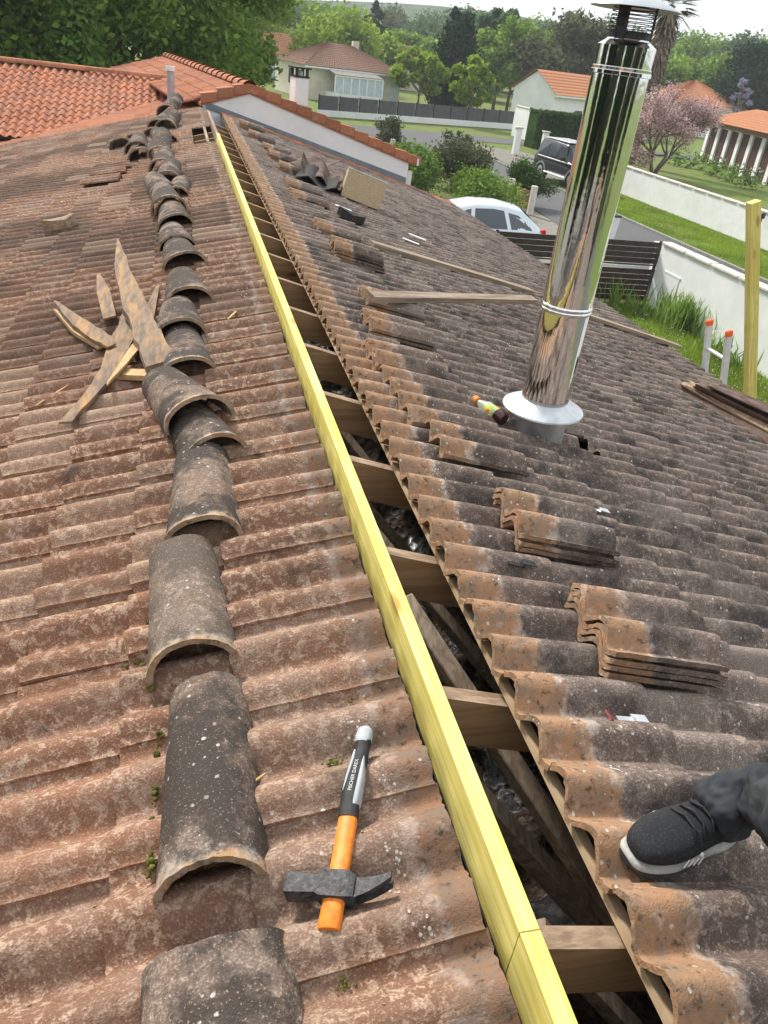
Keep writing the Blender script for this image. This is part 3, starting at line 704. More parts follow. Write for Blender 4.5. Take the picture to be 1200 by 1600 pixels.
for s in (-1, 1):
    b = MB(); secs = []
    for i in range(7):
        f = i/6; x = .026+.056*f; yc = -.003+.004*f+.016*f*f; zc = s*(.005+.004*f); hw = .016*(1-.72*f)
        secs.append([(x, .062+yc-hw, zc-.0055), (x, .062+yc+hw, zc-.0055), (x, .062+yc+hw, zc+.0055), (x, .062+yc-hw, zc+.0055)])
    b.loft(secs); b.build('claw', M_black, ham, True, 45, True)
tx = bpy.data.curves.new('lettering', 'FONT'); tx.body = 'FISCHER DAREX'; tx.size = .0085; tx.extrude = .0004; tx.align_x = 'CENTER'; tx.align_y = 'CENTER'
to = bpy.data.objects.new('lettering', tx); col.objects.link(to); bpy.context.view_layer.update()
me = bpy.data.meshes.new_from_object(to.evaluated_get(bpy.context.evaluated_depsgraph_get())); bpy.data.objects.remove(to)
o = finish(me, 'lettering', pm('letter_white', (.5, .5, .48), (.6, .6, .58), 20, .6), ham, fix=False)
o.matrix_parent_inverse = Matrix.Identity(4); o.matrix_basis = Matrix.Translation((-.0015, .250, .0139)) @ Matrix.Rotation(R_(87), 4, 'Z')

# ------------------------------------------------------------------ flue
FX, FY = 1.412, 2.665
fl = empty('flue_pipe', (FX, FY, 0)); tag(fl, 'shiny stainless steel flue pipe with conical cap rising through the grey slope', 'flue')
zb = zr(FX)
def fpart(name, prof_, mat, sharp=30, n=48): b = MB(); b.lathe(prof_, n); return b.build(name, mat, fl, True, sharp)
fpart('base_collar', [(.108, zb-.10), (.106, zb+.10), (.118, zb+.135)], M_zinc)
b = MB(); prof_ = []
for i in range(9):
    f = i/8; prof_.append((.162-.068*f**1.0, zb+.118+.036*f))
V = []; 
b.lathe([(.164, zb+.112)]+prof_+[(.094, zb+.165)], 40); b.build('storm_collar', M_zinc, fl, True, 25)
RF = .0925
fpart('lower_pipe', [(RF, zb+.13), (RF, 3.98)], M_steel)
fpart('joint_band', [(RF, 3.970), (RF+.005, 3.974), (RF+.0055, 3.982), (RF+.002, 3.985), (RF+.0055, 3.989), (RF+.005, 3.997), (RF, 4.001)], M_steel, 60)
def dent(b): pass
b = MB(); prof_ = [(RF+.0005, 3.995), (RF+.0005, 4.30), (RF+.0005, 4.55), (RF+.0005, 4.755)]; b.lathe(prof_, 64)
b.build('upper_pipe', M_steel, fl, True, 30)
fpart('top_band', [(RF, 4.75), (RF+.006, 4.752), (RF+.006, 4.762), (RF+.002, 4.764), (RF+.003, 4.772), (RF, 4.774)], M_steel, 60)
fpart('cap_sleeve', [(RF, 4.772), (RF+.001, 4.832), (RF-.001, 4.834), (.070, 4.848), (.066, 4.856)], M_steel)
fpart('inner_ring', [(.068, 4.845), (.068, 4.872), (.062, 4.872), (.062, 4.80)], M_black)
b = MB()
for k in range(36):
    q = 2*math.pi*k/36; b.beam((.069*math.cos(q), .069*math.sin(q), 4.868), (.069*math.cos(q), .069*math.sin(q), 4.945), .0026, .0026)
for i in range(8):
    z = 4.872+.0105*i
    for k in range(24):
        q, q2 = 2*math.pi*k/24, 2*math.pi*(k+1)/24
        b.beam((.069*math.cos(q), .069*math.sin(q), z), (.069*math.cos(q2), .069*math.sin(q2), z), .0026, .0026)
b.build('mesh_guard', M_black, fl)
for k in range(3):
    q = R_(215+120*k); b = MB(); M = Matrix.Rotation(q, 4, 'Z'); b.box(M @ Vector((.066, 0, 4.90)), (.006, .034, .10), M); b.build('cap_bracket', M_black, fl, fix=True)
fpart('rain_cap', [(.0, 4.985), (.04, 4.974), (.10, 4.952), (.141, 4.937), (.143, 4.934), (.140, 4.934), (.10, 4.947), (.04, 4.969), (0, 4.979)], pm('cap_steel', (.55, .57, .58), (.62, .64, .65), 10, .3, metal=.9), 40, 56)
# juice bottle beside the collar
bp = frame('R', (1.16-AX)/CS, 2.79, .022, R_(-62), 0, 0) @ Matrix.Rotation(R_(90), 4, 'Y')
bt = empty('juice_bottle', M=bp); tag(bt, 'orange-capped juice bottle lying against the flue collar', 'bottle')
def bpart(name, pr, mat, capb=False, capt=False): b = MB(); b.lathe(pr, 20, capb=capb, capt=capt); return b.build(name, mat, bt, True, 40)
bpart('cap', [(0, -.004), (.0165, -.004), (.0175, .0), (.0175, .018), (.015, .019)], M_orangeP)
tg = NT('bottle_plastic'); tg.b.inputs['Transmission Weight'].default_value = .6; mpl = tg.col((.75, .72, .5), .15, 0, .5)
bpart('neck', [(.012, .018), (.0125, .028), (.021, .05), (.0255, .07)], mpl)
tl = NT('bottle_label'); f = tl.noise(tl.obj(), 28, 2, .5, 1.0)
mlab = tl.col(tl.mix(tl.ramp(f, .46, .5), tl.mix(tl.ramp(f, .38, .42), (.75, .22, .02), (.8, .62, .03)), (.3, .5, .3)), .4)
bpart('label', [(.0255, .066), (.027, .07), (.027, .125), (.0255, .128)], mlab)
bpart('body', [(.0255, .126), (.0262, .14), (.0262, .165), (.023, .172), (0, .173)], NT('dark_juice').col((.05, .01, .015), .1, 0, .6))
# small metal bits
def bit(x, Y, lab, yaw, bent=0, tip=True, L_=.075, mat=M_zinc):
    o = empty('roof_clip', M=frame('R', (x-AX)/CS, Y, .006, R_(yaw))); tag(o, lab, 'clip', 'metal roof clips')
    b = MB(); b.box((L_*.45, 0, .003), (L_*.5, .016, .002)); b.box((L_*.85, .004, .003+bent), (L_*.4, .026, .002)); b.box((L_*.62, 0, .003+bent/2), (.004, .018, .003+bent)); b.build('strip', mat, o, fix=True)
    if tip: b = MB(); b.box((.0, 0, .006), (.022, .026, .004), Matrix.Rotation(.5, 4, 'Y')); b.build('red_tip', pm('red_plastic', (.2, .03, .035), (.26, .045, .045), 30, .5), o, fix=True)
bit(.83, .985, 'metal roof clip with red tip below the three-tile stack', 3, .0, True, .1)
bit(.80, 1.535, 'dark bent roof clip near the ridge edge', -6, .012, False, .09, M_dark)
bit(1.315, 2.02, 'small roof clip with red tip farther down the slope', -4, .006, True, .085)
# moss cushions
b = MB()
for (x, Y, s) in [(.19, .995, .016), (.245, .918, .010), (-.27, 2.05, .022), (-.2, 1.98, .012), (-.1, 1.85, .015), (-.37, 1.62, .016), (-.36, 1.5, .014), (.16, 1.74, .018), (.13, 1.50, .016), (.15, 1.39, .012), (.22, 1.65, .014), (-.12, 1.32, .01), (-.055, .75, .012), (-.065, .85, .01), (-.06, 1.3, .014), (-.07, 1.45, .012), (-.25, 1.6, .012), (-.45, 2.6, .02), (-.5, 2.3, .018), (.30, 1.05, .006), (.2, .55, .008), (-.14, .9, .008), (-.15, 2.2, .012), (.19, 2.1, .016), (.21, 2.4, .014)]:
    for k in range(22):
        cx, cyy, r = x+random.gauss(0, s*1.0), Y+random.gauss(0, s*.4), s*random.uniform(.12, .45)
        pr = [(r*math.cos(a_), .8*r*math.sin(a_)) for a_ in (0, .5, 1.0, 1.3)]+[(.001, .8*r)]
        b.lathe(pr, 9, (cx, cyy, zr(cx)-.016+random.uniform(-.004, .006)))
o = b.build('moss', M_moss, None, True); tag(o, 'small green and ochre moss cushions on the brown tiles', 'moss', kind='stuff')
# moss beads along the left rims of two barrel tiles
for X0, lab in ((-.070, 'line of green moss along the left rim of the tile beside the hammer'), (-.075, 'line of grey-green moss along the left rim of the second barrel tile')):
    b = MB(); Y0 = .72 if 'hammer' in lab else 1.2
    for k in np.sort(rng.uniform(0, 26, 110)):
        r = random.uniform(.0015, .005)*(1+.6*math.sin(k*1.3)); x = X0+.0006*k+random.gauss(0, .003)
        b.lathe([(r*math.cos(a_), .9*r*math.sin(a_)) for a_ in (-.6, 0, .6, 1.2)]+[(.0005, .9*r)], 8, (x, Y0+.015*k, zr(x)+random.uniform(-.002, .008)))
    o = b.build('moss', M_moss, None, True); tag(o, lab, 'moss', kind='stuff')

# ------------------------------------------------------------------ person (shoe and trouser leg at the right edge)
def blend_loft(name, secs, mat, parent, sub=2):
    b = MB(); b.loft(secs); o = b.build(name, mat, parent, True, None, True)
    m = o.modifiers.new('s', 'SUBSURF'); m.levels = m.render_levels = sub; return o
SHM = frame('R', (.688-AX)/CS, .668, -.002, R_(11), R_(-2), R_(4)) @ Matrix.Scale(.93, 4)
per = empty('person', M=SHM); tag(per, 'person in dark work trousers and black trainers stepping on the grey slope', 'person')
def ssec(x, w_, z0, z1, off=0, n=12):
    pts = []
    for i in range(n):
        q = 2*math.pi*i/n; c, s = math.cos(q), math.sin(q)
        pts.append((x, off+w_/2*math.copysign(abs(c)**.7, c), (z0+z1)/2+(z1-z0)/2*math.copysign(abs(s)**.8, s)))
    return pts
tsh = NT('shoe_mesh'); vv = tsh.obj(); vo = tsh.n('TexVoronoi'); mpn = tsh.n('Mapping'); mpn.inputs['Scale'].default_value = (150, 260, 90)
tsh.l(vv, mpn.inputs[0]); tsh.l(mpn.outputs[0], vo.inputs['Vector']); vo.inputs['Scale'].default_value = 1.
M_shoe = tsh.col(tsh.mix(tsh.ramp(vo.outputs['Distance'], .34, .15, 0, .7), (.016, .017, .02), (.05, .053, .057)), .8)
M_sole = pm('sole_white', (.36, .35, .33), (.50, .49, .47), 60, .8, c2=(.22, .19, .16), s2=30)
M_trs = pm('trouser_cloth', (.018, .021, .027), (.035, .039, .047), 9, .9, .4, 300, .001, c2=(.05, .055, .06), s2=14)
secs = [(0.004, .03, .012, .03), (.012, .062, .010, .042), (.035, .086, .010, .056), (.075, .100, .010, .066), (.115, .098, .010, .078, .002), (.155, .084, .012, .098, .003), (.20, .074, .012, .115, .003), (.245, .070, .012, .118, .003), (.272, .056, .012, .10, .003), (.282, .03, .016, .07, .003)]
blend_loft('shoe_upper', [ssec(*s) for s in secs], M_shoe, per)
sol = [(-.002, .034, -.004, .012), (.008, .066, -.006, .013), (.035, .090, -.007, .015), (.08, .103, -.007, .016), (.12, .100, -.006, .019, .002), (.16, .084, -.005, .024, .003), (.21, .080, -.005, .028, .003), (.25, .076, -.005, .030, .003), (.28, .056, -.002, .032, .003), (.29, .03, .002, .03, .003)]
blend_loft('shoe_sole', [ssec(*s) for s in sol], M_sole, per)
b = MB(); b.loft([ssec(x-.001, w_*1.01, z0-.004, z0+.008, o_) for x, w_, z0, z1, o_ in [(s+(0,))[:5] for s in sol]]); b.build('outsole', M_blackP, per, True, 60, True)
for k in range(6):
    x = .105+.018*k; b = MB(); z = .074+.0085*k
    b.tube([(x-.004, -.034, z-.008), (x+.003, -.012, z+.006), (x, .012, z+.007), (x-.004, .036, z-.006)], .0028, 8); b.build('lace', M_blackP, per, True)
for k in range(4):
    for s in (-1, 1):
        x = .085+.013*k; b = MB(); b.beam((x, s*.0525, .026), (x+.006, s*.049, .042), .002, .002); b.build('side_stripe', M_paper, per, fix=True)
b = MB(); b.tube([(.118, -.046, .050), (.119, -.050, .051)], .004, 8); b.build('eyelet_dot', M_paper, per)
# trouser leg: hem over the shoe, shin up to a bent knee outside the frame, thigh back behind the camera
inv = SHM.inverted()
P = [SHM @ Vector((.155, .004, .075)), SHM @ Vector((.20, .003, .11)), SHM @ Vector((.262, -.01, .165)), PZ(1245, 1294, 3.90), PZ(1420, 1310, 3.99), PZ(1560, 1400, 4.03), PZ(1490, 1570, 4.0), PZ(1305, 1690, 3.98), Vector((.42, -.12, 4.05)), Vector((.34, -.32, 4.10))]
Rr = [.055, .060, .062, .064, .068, .074, .074, .080, .088, .095]
secs = []
for i, p in enumerate(P):
    tt = (P[min(i+1, len(P)-1)]-P[max(i-1, 0)]).normalized(); a = tt.cross(Vector((0, .3, 1))).normalized(); c = a.cross(tt)
    rr = Rr[i]
    secs.append([tuple(inv @ (p+a*rr*math.cos(q)*(1+.06*math.sin(3*q+i*1.7))+c*rr*.92*math.sin(q)*(1+.05*math.sin(4*q+2.3*i)))) for q in [2*math.pi*k/14 for k in range(14)]])
tl_ = blend_loft('trouser_leg', secs, M_trs, per, 4)
tx_ = bpy.data.textures.new('folds', 'CLOUDS'); tx_.noise_scale = .055; tx_.noise_depth = 2
dm_ = tl_.modifiers.new('folds', 'DISPLACE'); dm_.texture = tx_; dm_.strength = .03; dm_.mid_level = .5

# ------------------------------------------------------------------ neighbour's house (white gable, orange roofs)
NG = R_(9); NO = Vector((1.04, 12.75, 0)); NU = Vector((math.cos(NG), math.sin(NG), 0)); NV = Vector((-math.sin(NG), math.cos(NG), 0))
def NP(u, v, z): return tuple(NO+NU*u+NV*v+Vector((0, 0, z)))
nb = empty('neighbour_house', tuple(NO)); tag(nb, 'neighbouring house with white gable wall and bright orange tiled roofs', 'house')
bpy.context.view_layer.update()
nbl = lambda o: rel(o, nb)
NS = R_(16.4); nz0 = 4.04
def nroof(u): return nz0-abs(u)*math.tan(NS)
b = MB(); b.prism([(-.66, 0), (2.62, 0), (2.62, nroof(2.62)-.09), (0, nz0-.06), (-.66, nroof(.66)-.09)], 0, .2, lambda a, z, h: NP(a, h, z)); nbl(b.build('gable_wall', M_white, fix=True))
b = MB(); pts = []
for u in (-.62, 2.60):
    X = NO.x+u*math.cos(NG); pts.append((u, zr(X)-.02)); 
hb_ = [(pts[0][0], pts[0][1]), (pts[1][0], pts[1][1]+.03), (pts[1][0], pts[1][1]+.125), (pts[0][0], pts[0][1]+.085)]
b.prism(hb_, -.014, -.002, lambda a, z, h: NP(a, h, z)); nbl(b.build('flashing', M_grey, fix=True))
for s, u1, v0_, v1_ in ((1, 2.75, 0, 7.6), (-1, .70, 0, 3.3), (-1, 2.6, 3.3, 7.6)):
    b = MB(); b.prism([(0, v0_), (u1, v0_), (u1, v1_), (0, v1_)], -.10, -.06, lambda a, v, h: NP(s*a, v-.02, nroof(a)+h)); dk = nbl(b.build('roof_slope', M_terra, fix=True))
    Ms = []; ex_ = NU*s*math.cos(NS)+Vector((0, 0, -math.sin(NS))); ey_ = NV*s; ez_ = ex_.cross(ey_)
    B3 = Matrix((ex_, ey_, ez_)).transposed()
    for k in range(13):
        if .02+k*GA > u1/math.cos(NS): continue
        for j in range(30):
            v = .14+v0_+j*TW
            if v > v1_-.1: continue
            Ms.append(Matrix.Translation(Vector(NP(0, v if s > 0 else v+TW, nz0))+B3 @ Vector((.02+k*GA, 0, -.055))) @ (B3 @ Matrix.Rotation(-TILT, 3, 'Y')).to_4x4())
    join_tiles('tile_field', LO_T, Ms, M_terra, dk)
    # verge tiles: one L-shaped piece per course
    for k in range(13):
        if k*.235 > u1-.1 or v0_ > 0: continue
        u = .0+k*.235; b = MB()
        L_ = .238
        b.prism([(-.03, .025+.005*(k % 2)), (.20, .025), (.20, .012), (-.015, .012), (-.015, -.095), (-.03, -.095)], 0, L_, lambda a, z, h: NP(s*(u+h*math.cos(NS)), a-.005, nroof(u)-h*math.sin(NS)+z+.004+.03*(h/L_)+.004*math.sin(k*2.3)))
        nbl(b.build('verge_tile', M_terra, fix=True))
for k in range(20):
    v = -.02+k*.38; b = MB()
    secs = [[NP(r*math.cos(q), v+t_*.42, nz0-.02+r*.8*math.sin(q)+.012*(1-t_)) for q in [math.pi*i/8 for i in range(9)]] for t_, r in ((0, .10), (1, .085))]
    b.loft(secs, False, False); nbl(b.build('ridge_tile', M_terra, None, True))
# chimney
b = MB(); b.box((0, 0, 3.9), (.20, .30, .60), None, .006); ch = b.build('chimney', M_white, fix=True); ch.matrix_world = Matrix.Translation(NP(.86, .42, 0)) @ Matrix.Rotation(NG, 4, 'Z'); nbl(ch)
for dx in (-.08, .08):
    for dy in (-.12, .12):
        b = MB(); b.box((dx, dy, 4.265), (.035, .035, .11)); b.build('cowl_post', M_black, ch, fix=True)
b = MB(); b.box((0, 0, 4.325), (.26, .36, .022)); b.box((0, 0, 4.21), (.22, .32, .02)); b.build('cowl', M_dark, ch, fix=True)
b = MB(); b.tube([(0, 0, 4.2), (0, 0, 4.28)], .045, 12); b.build('cowl_pot', M_zinc, ch, True, 40)
for u in (2.70, ):
    b = MB(); b.box((0, 0, 1.5), (.07, .07, 3.1)); o = b.build('porch_post', M_whitep, fix=True); o.location = NP(u, .1, 0); nbl(o)
b = MB(); b.beam(NP(2.76, -.05, 3.20), NP(2.76, 7.4, 3.20), .03, .1); nbl(b.build('eaves_gutter', M_whitep, fix=True))
# wing with ridge across the picture
WY, WZ = 16.0, 3.83; WS = R_(16.4)
b = MB(); b.prism([(WY+2.6, WZ-.85), (WY, WZ-.08), (WY-2.62, WZ-.85)], -7.5, .75, lambda y, z, h: (h, y, z)); wd = nbl(b.build('wing_roof', M_terra, fix=True))
b = MB(); b.box((-3.4, 16.0, 1.4), (8.0, 4.6, 2.8)); nbl(b.build('wing_wall', M_white, fix=True))
B3 = Matrix(((0, 1, 0), (-math.cos(WS), 0, -math.sin(WS)), (-math.sin(WS), 0, math.cos(WS)))).transposed()
B3 = Matrix((Vector((0, -math.cos(WS), -math.sin(WS))), Vector((1, 0, 0)), Vector((0, -math.sin(WS), math.cos(WS))))).transposed()
TV = [tile_mesh('tile', 3, 20, 70+i, M_terra, .046, .0008, .056) for i in range(3)]
Mw = []
for j in range(31):
    for k in range(12):
        x = -6.9+j*TW*1.02; M = Matrix.Translation(Vector((x, WY, WZ))+B3 @ Vector((.03+k*GA, 0, -.05+random.uniform(-.002, .002)))) @ (B3 @ Matrix.Rotation(-TILT, 3, 'Y')).to_4x4()
        c = M.translation
        if c.x > .9-(0 if k < 2 else .0): continue
        pxy = proj(c)
        if pxy[0] > -40 and zr(c.x) < c.z+.1: Mw.append((0, M))
        else: Mw.append((1, M))
for f, M in Mw:
    if f == 0:
        o = bpy.data.objects.new('tile', random.choice(TV)); link(o, wd); o.matrix_parent_inverse = Matrix.Identity(4); o.matrix_basis = M
join_tiles('tile_field', LO_T, [M for f, M in Mw if f], M_terra, wd)
Ms = []
for k in range(22):
    x = -6.9+k*.36; b = MB()
    b.loft([[(x+t_*.40, WY+r*math.cos(q), WZ-.015+r*.85*math.sin(q)+.008*(1-t_)) for q in [math.pi*i/8 for i in range(9)]] for t_, r in ((0, .075), (1, .085))], False, False)
    if x < .6: o = b.build('ridge_tile', M_terra, None, True); nbl(o)
b = MB(); pr = [(.06*math.cos(q), .06*math.sin(q)) for q in [math.pi+math.pi*i/8 for i in range(9)]]
b.loft([[(x, 13.33+c, 3.02+s) for c, s in pr] for x in (-7.4, -2.05)], False, False); b.loft([[(x, 13.33+c*.9, 3.02+s*.9) for c, s in pr] for x in (-7.4, -2.05)], False, False)
nbl(b.build('gutter', M_dark, None, True))
vp = empty('vent_pipe', (-.05, 13.5, 3.5)); tag(vp, 'slim grey vent pipe with a white rim standing before the orange roof', 'pipe')
b = MB(); b.lathe([(.055, 0.0), (.055, .62)], 16); b.build('tube', pm('pipe_grey', (.35, .38, .42), (.45, .48, .5), 8, .5, metal=.4), vp, True, 40)
b = MB(); b.lathe([(.066, .58), (.066, .64), (.052, .64), (.052, .60)], 16); b.build('rim', M_whitep, vp, True, 40)

# ------------------------------------------------------------------ ground, street
def flat(name, poly, z, mat, kind='structure', th=.0):
    b = MB(); V = [(x, y, z) for x, y in poly]; b.add(V, [tuple(range(len(V)))]); o = b.build(name, mat)
    if o.data.polygons[0].normal.z < 0: o.data.flip_normals()
    o['kind'] = kind; return o
n = 40; flat('ground', [(-900, -300), (1200, -300), (1200, 1500), (-900, 1500)], -.02, M_grass)
flat('road', [(12.6, -30), (16.8, -30), (16.8, 44), (17.6, 52), (19, 53.6), (60, 60), (60, 63), (12, 56.5), (-40, 54), (-40, 49), (11.5, 50), (13.2, 46), (13.4, 30), (12.6, 22)], .004, M_asph)
flat('driveway', [(17.6, 52), (17.2, 37), (20, 36.5), (23, 44), (21, 50)], -.004, pm('gravel_drive', (.16, .15, .13), (.22, .2, .17), 5, .95))
flat('driveway', [(4.6, 17.4), (13, 17.4), (13.2, 30), (11, 29), (4.6, 25)], -.006, pm('gravel_yard', (.17, .16, .14), (.24, .22, .19), 5, .95))
flat('added_patio', [(-32, -34), (11, -34), (11, 3.5), (4.4, 3.5), (4.4, -5.5), (-4, -5.5), (-4, 14), (-32, 14)], -.008, pm('added_patio_paving', (.16, .15, .135), (.22, .2, .18), 5, .95))  # unseen paving, added so the flue mirrors grey instead of lawn
b = MB()
for Y in np.arange(-12, 44, 1.0): b.box((16.87, Y+.5, .035), (.13, .985, .09))
o = b.build('kerb', pm('kerb_concrete', (.2, .2, .19), (.28, .27, .25), 8, .9), fix=True); o['kind'] = 'structure'

def wall_run(name, A, B_, h, th, label, pillars=(), cop=.06):
    A, B_ = Vector(A), Vector(B_); root = empty(name, tuple(A)); tag(root, label, 'wall'); bpy.context.view_layer.update()
    b = MB(); b.beam(A+Vector((0, 0, h/2)), B_+Vector((0, 0, h/2)), th, h); rel(b.build('render', M_white, fix=True), root)
    l = (B_-A).length; k = max(1, int(l/1.0))
    for i in range(k):
        p, q = A.lerp(B_, i/k+.002), A.lerp(B_, (i+1)/k-.002); b = MB(); b.beam(p+Vector((0, 0, h+cop/2)), q+Vector((0, 0, h+cop/2)), th+.09, cop, bev=.012); rel(b.build('coping', M_cop, fix=True), root)
    for (x, y, hh, ww) in pillars:
        b = MB(); b.box((x, y, hh/2), (ww, ww, hh)); rel(b.build('pillar', M_white, fix=True), root); b = MB(); b.box((x, y, hh+.03), (ww+.1, ww+.1, .06), None, .015); rel(b.build('pillar_cap', M_cop, fix=True), root)
    return root
M_cop = pm('coping_stone', (.55, .52, .46), (.66, .63, .57), 6, .85)
nw = wall_run('garden_wall', (11.2, 17.0, 0), (11.25, 3.0, 0), 1.47, .18, 'white rendered garden wall just beyond the eaves, beside the ladder', [(11.42, 17.35, 1.36, .32)])
b = MB(); b.box((11.105, 16.25, .62), (.012, .62, .62)); b.box((11.10, 16.25, .94), (.016, .7, .03)); rel(b.build('meter_hatch', M_whitep, fix=True), nw)
wall_run('garden_wall', (20.4, 36.2, 0), (20.6, 8, 0), 1.15, .18, 'long white wall with stone coping across the street', [(20.35, 36.4, 1.25, .34)])
# dark slatted gate
ga = empty('slatted_gate', (9, 17.2, 0)); tag(ga, 'dark brown horizontal slatted gate between the car and the white wall', 'gate'); bpy.context.view_layer.update()
for i in range(11):
    z = .06+i*.128
    if i == 6:
        b = MB(); b.box((10.0, 17.2, z+.03), (1.6, .012, .055)); rel(b.build('steel_strip', M_alu, fix=True), ga)
        b = MB(); b.box((9.1, 17.2, z+.09), (4.3, .022, .03)); rel(b.build('slat', M_gate, fix=True), ga); continue
    b = MB(); b.box((9.1, 17.2, z+.056), (4.3, .022, .117)); rel(b.build('slat', M_gate, fix=True), ga)
for x in (7.0, 9.35, 11.2): b = MB(); b.box((x, 17.225, .74), (.07, .03, 1.48)); rel(b.build('stile', M_gate, fix=True), ga)
# far grey fence on a low wall
fa = empty('panel_fence', (16, 60, 0)); tag(fa, 'dark grey panel fence on a low white wall across the junction', 'fence'); bpy.context.view_layer.update()
f0, f1 = Vector((9.0, 60.6, 0)), Vector((27.5, 60.2, 0)); f0, f1 = PZ(496, 181, 0), PZ(800, 202, 0)
f0.z = f1.z = 0
b = MB(); b.beam(f0+Vector((0, 0, .2)), f1+Vector((0, 0, .2)), .25, .4); rel(b.build('base_wall', M_white, fix=True), fa)
for i in range(11):
    p, q = f0.lerp(f1, i/11+.003), f0.lerp(f1, (i+1)/11-.003); b = MB(); b.beam(p+Vector((0, 0, .85)), q+Vector((0, 0, .85)), .05, .9); rel(b.build('panel', M_fence, fix=True), fa)
    b = MB(); b.box(p+Vector((0, 0, .87)), (.09, .09, .98)); rel(b.build('post', M_dark, fix=True), fa)
# low red and white fence at the street corner
fb = empty('low_fence', (11, 34, 0)); tag(fb, 'low brown-red slat fence with white posts among bushes by the corner', 'fence'); bpy.context.view_layer.update()
g0, g1 = Vector((10.0, 39.5, 0)), Vector((12.6, 28.2, 0))
for i in range(9):
    p = g0.lerp(g1, i/8); b = MB(); b.box(p+Vector((0, 0, .5)), (.2, .2, 1.0), None, .02); rel(b.build('post', M_cop, fix=True), fb)
    if i < 8:
        q = g0.lerp(g1, (i+1)/8)
        for k in range(3): b = MB(); b.beam(p+Vector((0, 0, .25+.22*k)), q+Vector((0, 0, .25+.22*k)), .05, .19); rel(b.build('board', M_brick, fix=True), fb)

# ------------------------------------------------------------------ houses across the street
def poly(name, pts, mat, root, th=None):
    b = MB(); pts = [Vector(p) for p in pts]; n_ = (pts[1]-pts[0]).cross(pts[2]-pts[0]).normalized()*(th or .05)
    k = len(pts); V = [tuple(p) for p in pts]+[tuple(p-n_) for p in pts]
    b.add(V, [tuple(range(k)), tuple(range(2*k-1, k-1, -1))]+[(i, k+i, k+(i+1) % k, (i+1) % k) for i in range(k)]); return rel(b.build(name, mat, fix=True), root)
def wbox(root, name, P0, u, n_, u0, u1, z0, z1, mat, off=.02, th=.04):
    b = MB(); c = Vector(P0)+u*(u0+u1)/2+n_*off+Vector((0, 0, (z0+z1)/2)); M = Matrix((u, n_, Vector((0, 0, 1)))).transposed(); b.box(c, (u1-u0, th, z1-z0), M); return rel(b.build(name, mat, fix=True), root)
def tile_roof(root, name, E0, E1, R0, R1, mat, pw=.26, ln=.36, A=.05):       # corrugated tile surface between eave E0-E1 and ridge R0-R1
    E0, E1, R0, R1 = map(Vector, (E0, E1, R0, R1)); wdt = (E1-E0).length; nu = max(6, int(wdt/pw))*4; hgt = ((R0+R1)/2-(E0+E1)/2).length; nv = max(3, int(hgt/ln))
    nrm = (E1-E0).cross(R0-E0); nrm = nrm if nrm.length > 1e-6 else (E1-E0).cross(R1-E0); nrm.normalize(); nrm *= 1 if nrm.z > 0 else -1
    V = []; F = []
    for j in range(nv):
        for e in (0, 1):
            f = (j+e*1.02)/nv; f = min(f, 1)
            for i in range(nu+1):
                g = i/nu; p = E0.lerp(E1, g).lerp(R0.lerp(R1, g), f)+nrm*(A*(.5+.5*math.cos(2*math.pi*i/4))+.03*(1-e))
                V.append(tuple(p))
    W = nu+1
    for r in range(2*nv-1):
        for i in range(nu): a = r*W+i; F.append((a, a+1, a+W+1, a+W))
    b = MB(); b.add(V, F); o = rel(b.build(name, mat), root)
    if o.data.polygons[0].normal.z < 0: o.data.flip_normals()
    return o
# bungalow with hipped roof and veranda
h1 = empty('bungalow', (16, 80, 0)); tag(h1, 'cream bungalow with hipped brown-red roof and glazed veranda behind the grey fence', 'house'); bpy.context.view_layer.update()
A = PZ(477, 101, 2.6); B_ = PZ(636, 119, 2.6); u = (B_-A); u.z = 0; Wd = u.length; u.normalize(); v = Vector((-u.y, u.x, 0)); dep = 9.5
A.z = B_.z = 0
b = MB(); c = A+u*Wd/2+v*dep/2; M = Matrix((u, v, Vector((0, 0, 1)))).transposed(); b.box(c+Vector((0, 0, 1.3)), (Wd-.8, dep-.8, 2.6), M); rel(b.build('wall', M_cream, fix=True), h1)
Z = Vector((0, 0, 1)); e = 2.58*Z; rz = 4.35
r0, r1 = A+u*(Wd*.38)+v*dep/2+rz*Z, A+u*(Wd*.62)+v*dep/2+rz*Z
tile_roof(h1, 'roof', A+e, B_+e, r0, r1, M_brownroof); tile_roof(h1, 'roof', A+v*dep+e, A+e, r0, r0, M_brownroof); tile_roof(h1, 'roof', B_+e, B_+v*dep+e, r1, r1, M_brownroof); tile_roof(h1, 'roof', B_+v*dep+e, A+v*dep+e, r1, r0, M_brownroof)
wbox(h1, 'gutter', A, u, -v, 0, Wd, 2.44, 2.56, M_whitep, 0.02, .1)
P0 = A+v*.4
wbox(h1, 'door', P0, u, -v, Wd*.86, Wd*.93, 0, 2.1, M_glassb)
vr0, vr1 = Wd*.22, Wd*.68
b = MB(); c = A+u*(vr0+vr1)/2-v*.6+Vector((0, 0, .4)); b.box(c, (vr1-vr0, 2.2, .8), M); ver = rel(b.build('veranda_base', M_whitep, fix=True), h1)
for i in range(7):
    f = vr0+(vr1-vr0)*i/6; wbox(h1, 'veranda_post', A-v*1.7, u, -v, f-.06, f+.06, .7, 2.1, M_whitep)
    if i < 6: wbox(h1, 'veranda_pane', A-v*1.66, u, -v, f+.06, f+(vr1-vr0)/6-.06, .8, 2.05, M_glassb)
wbox(h1, 'veranda_beam', A-v*1.7, u, -v, vr0, vr1, 2.05, 2.2, M_whitep, .02, .12)
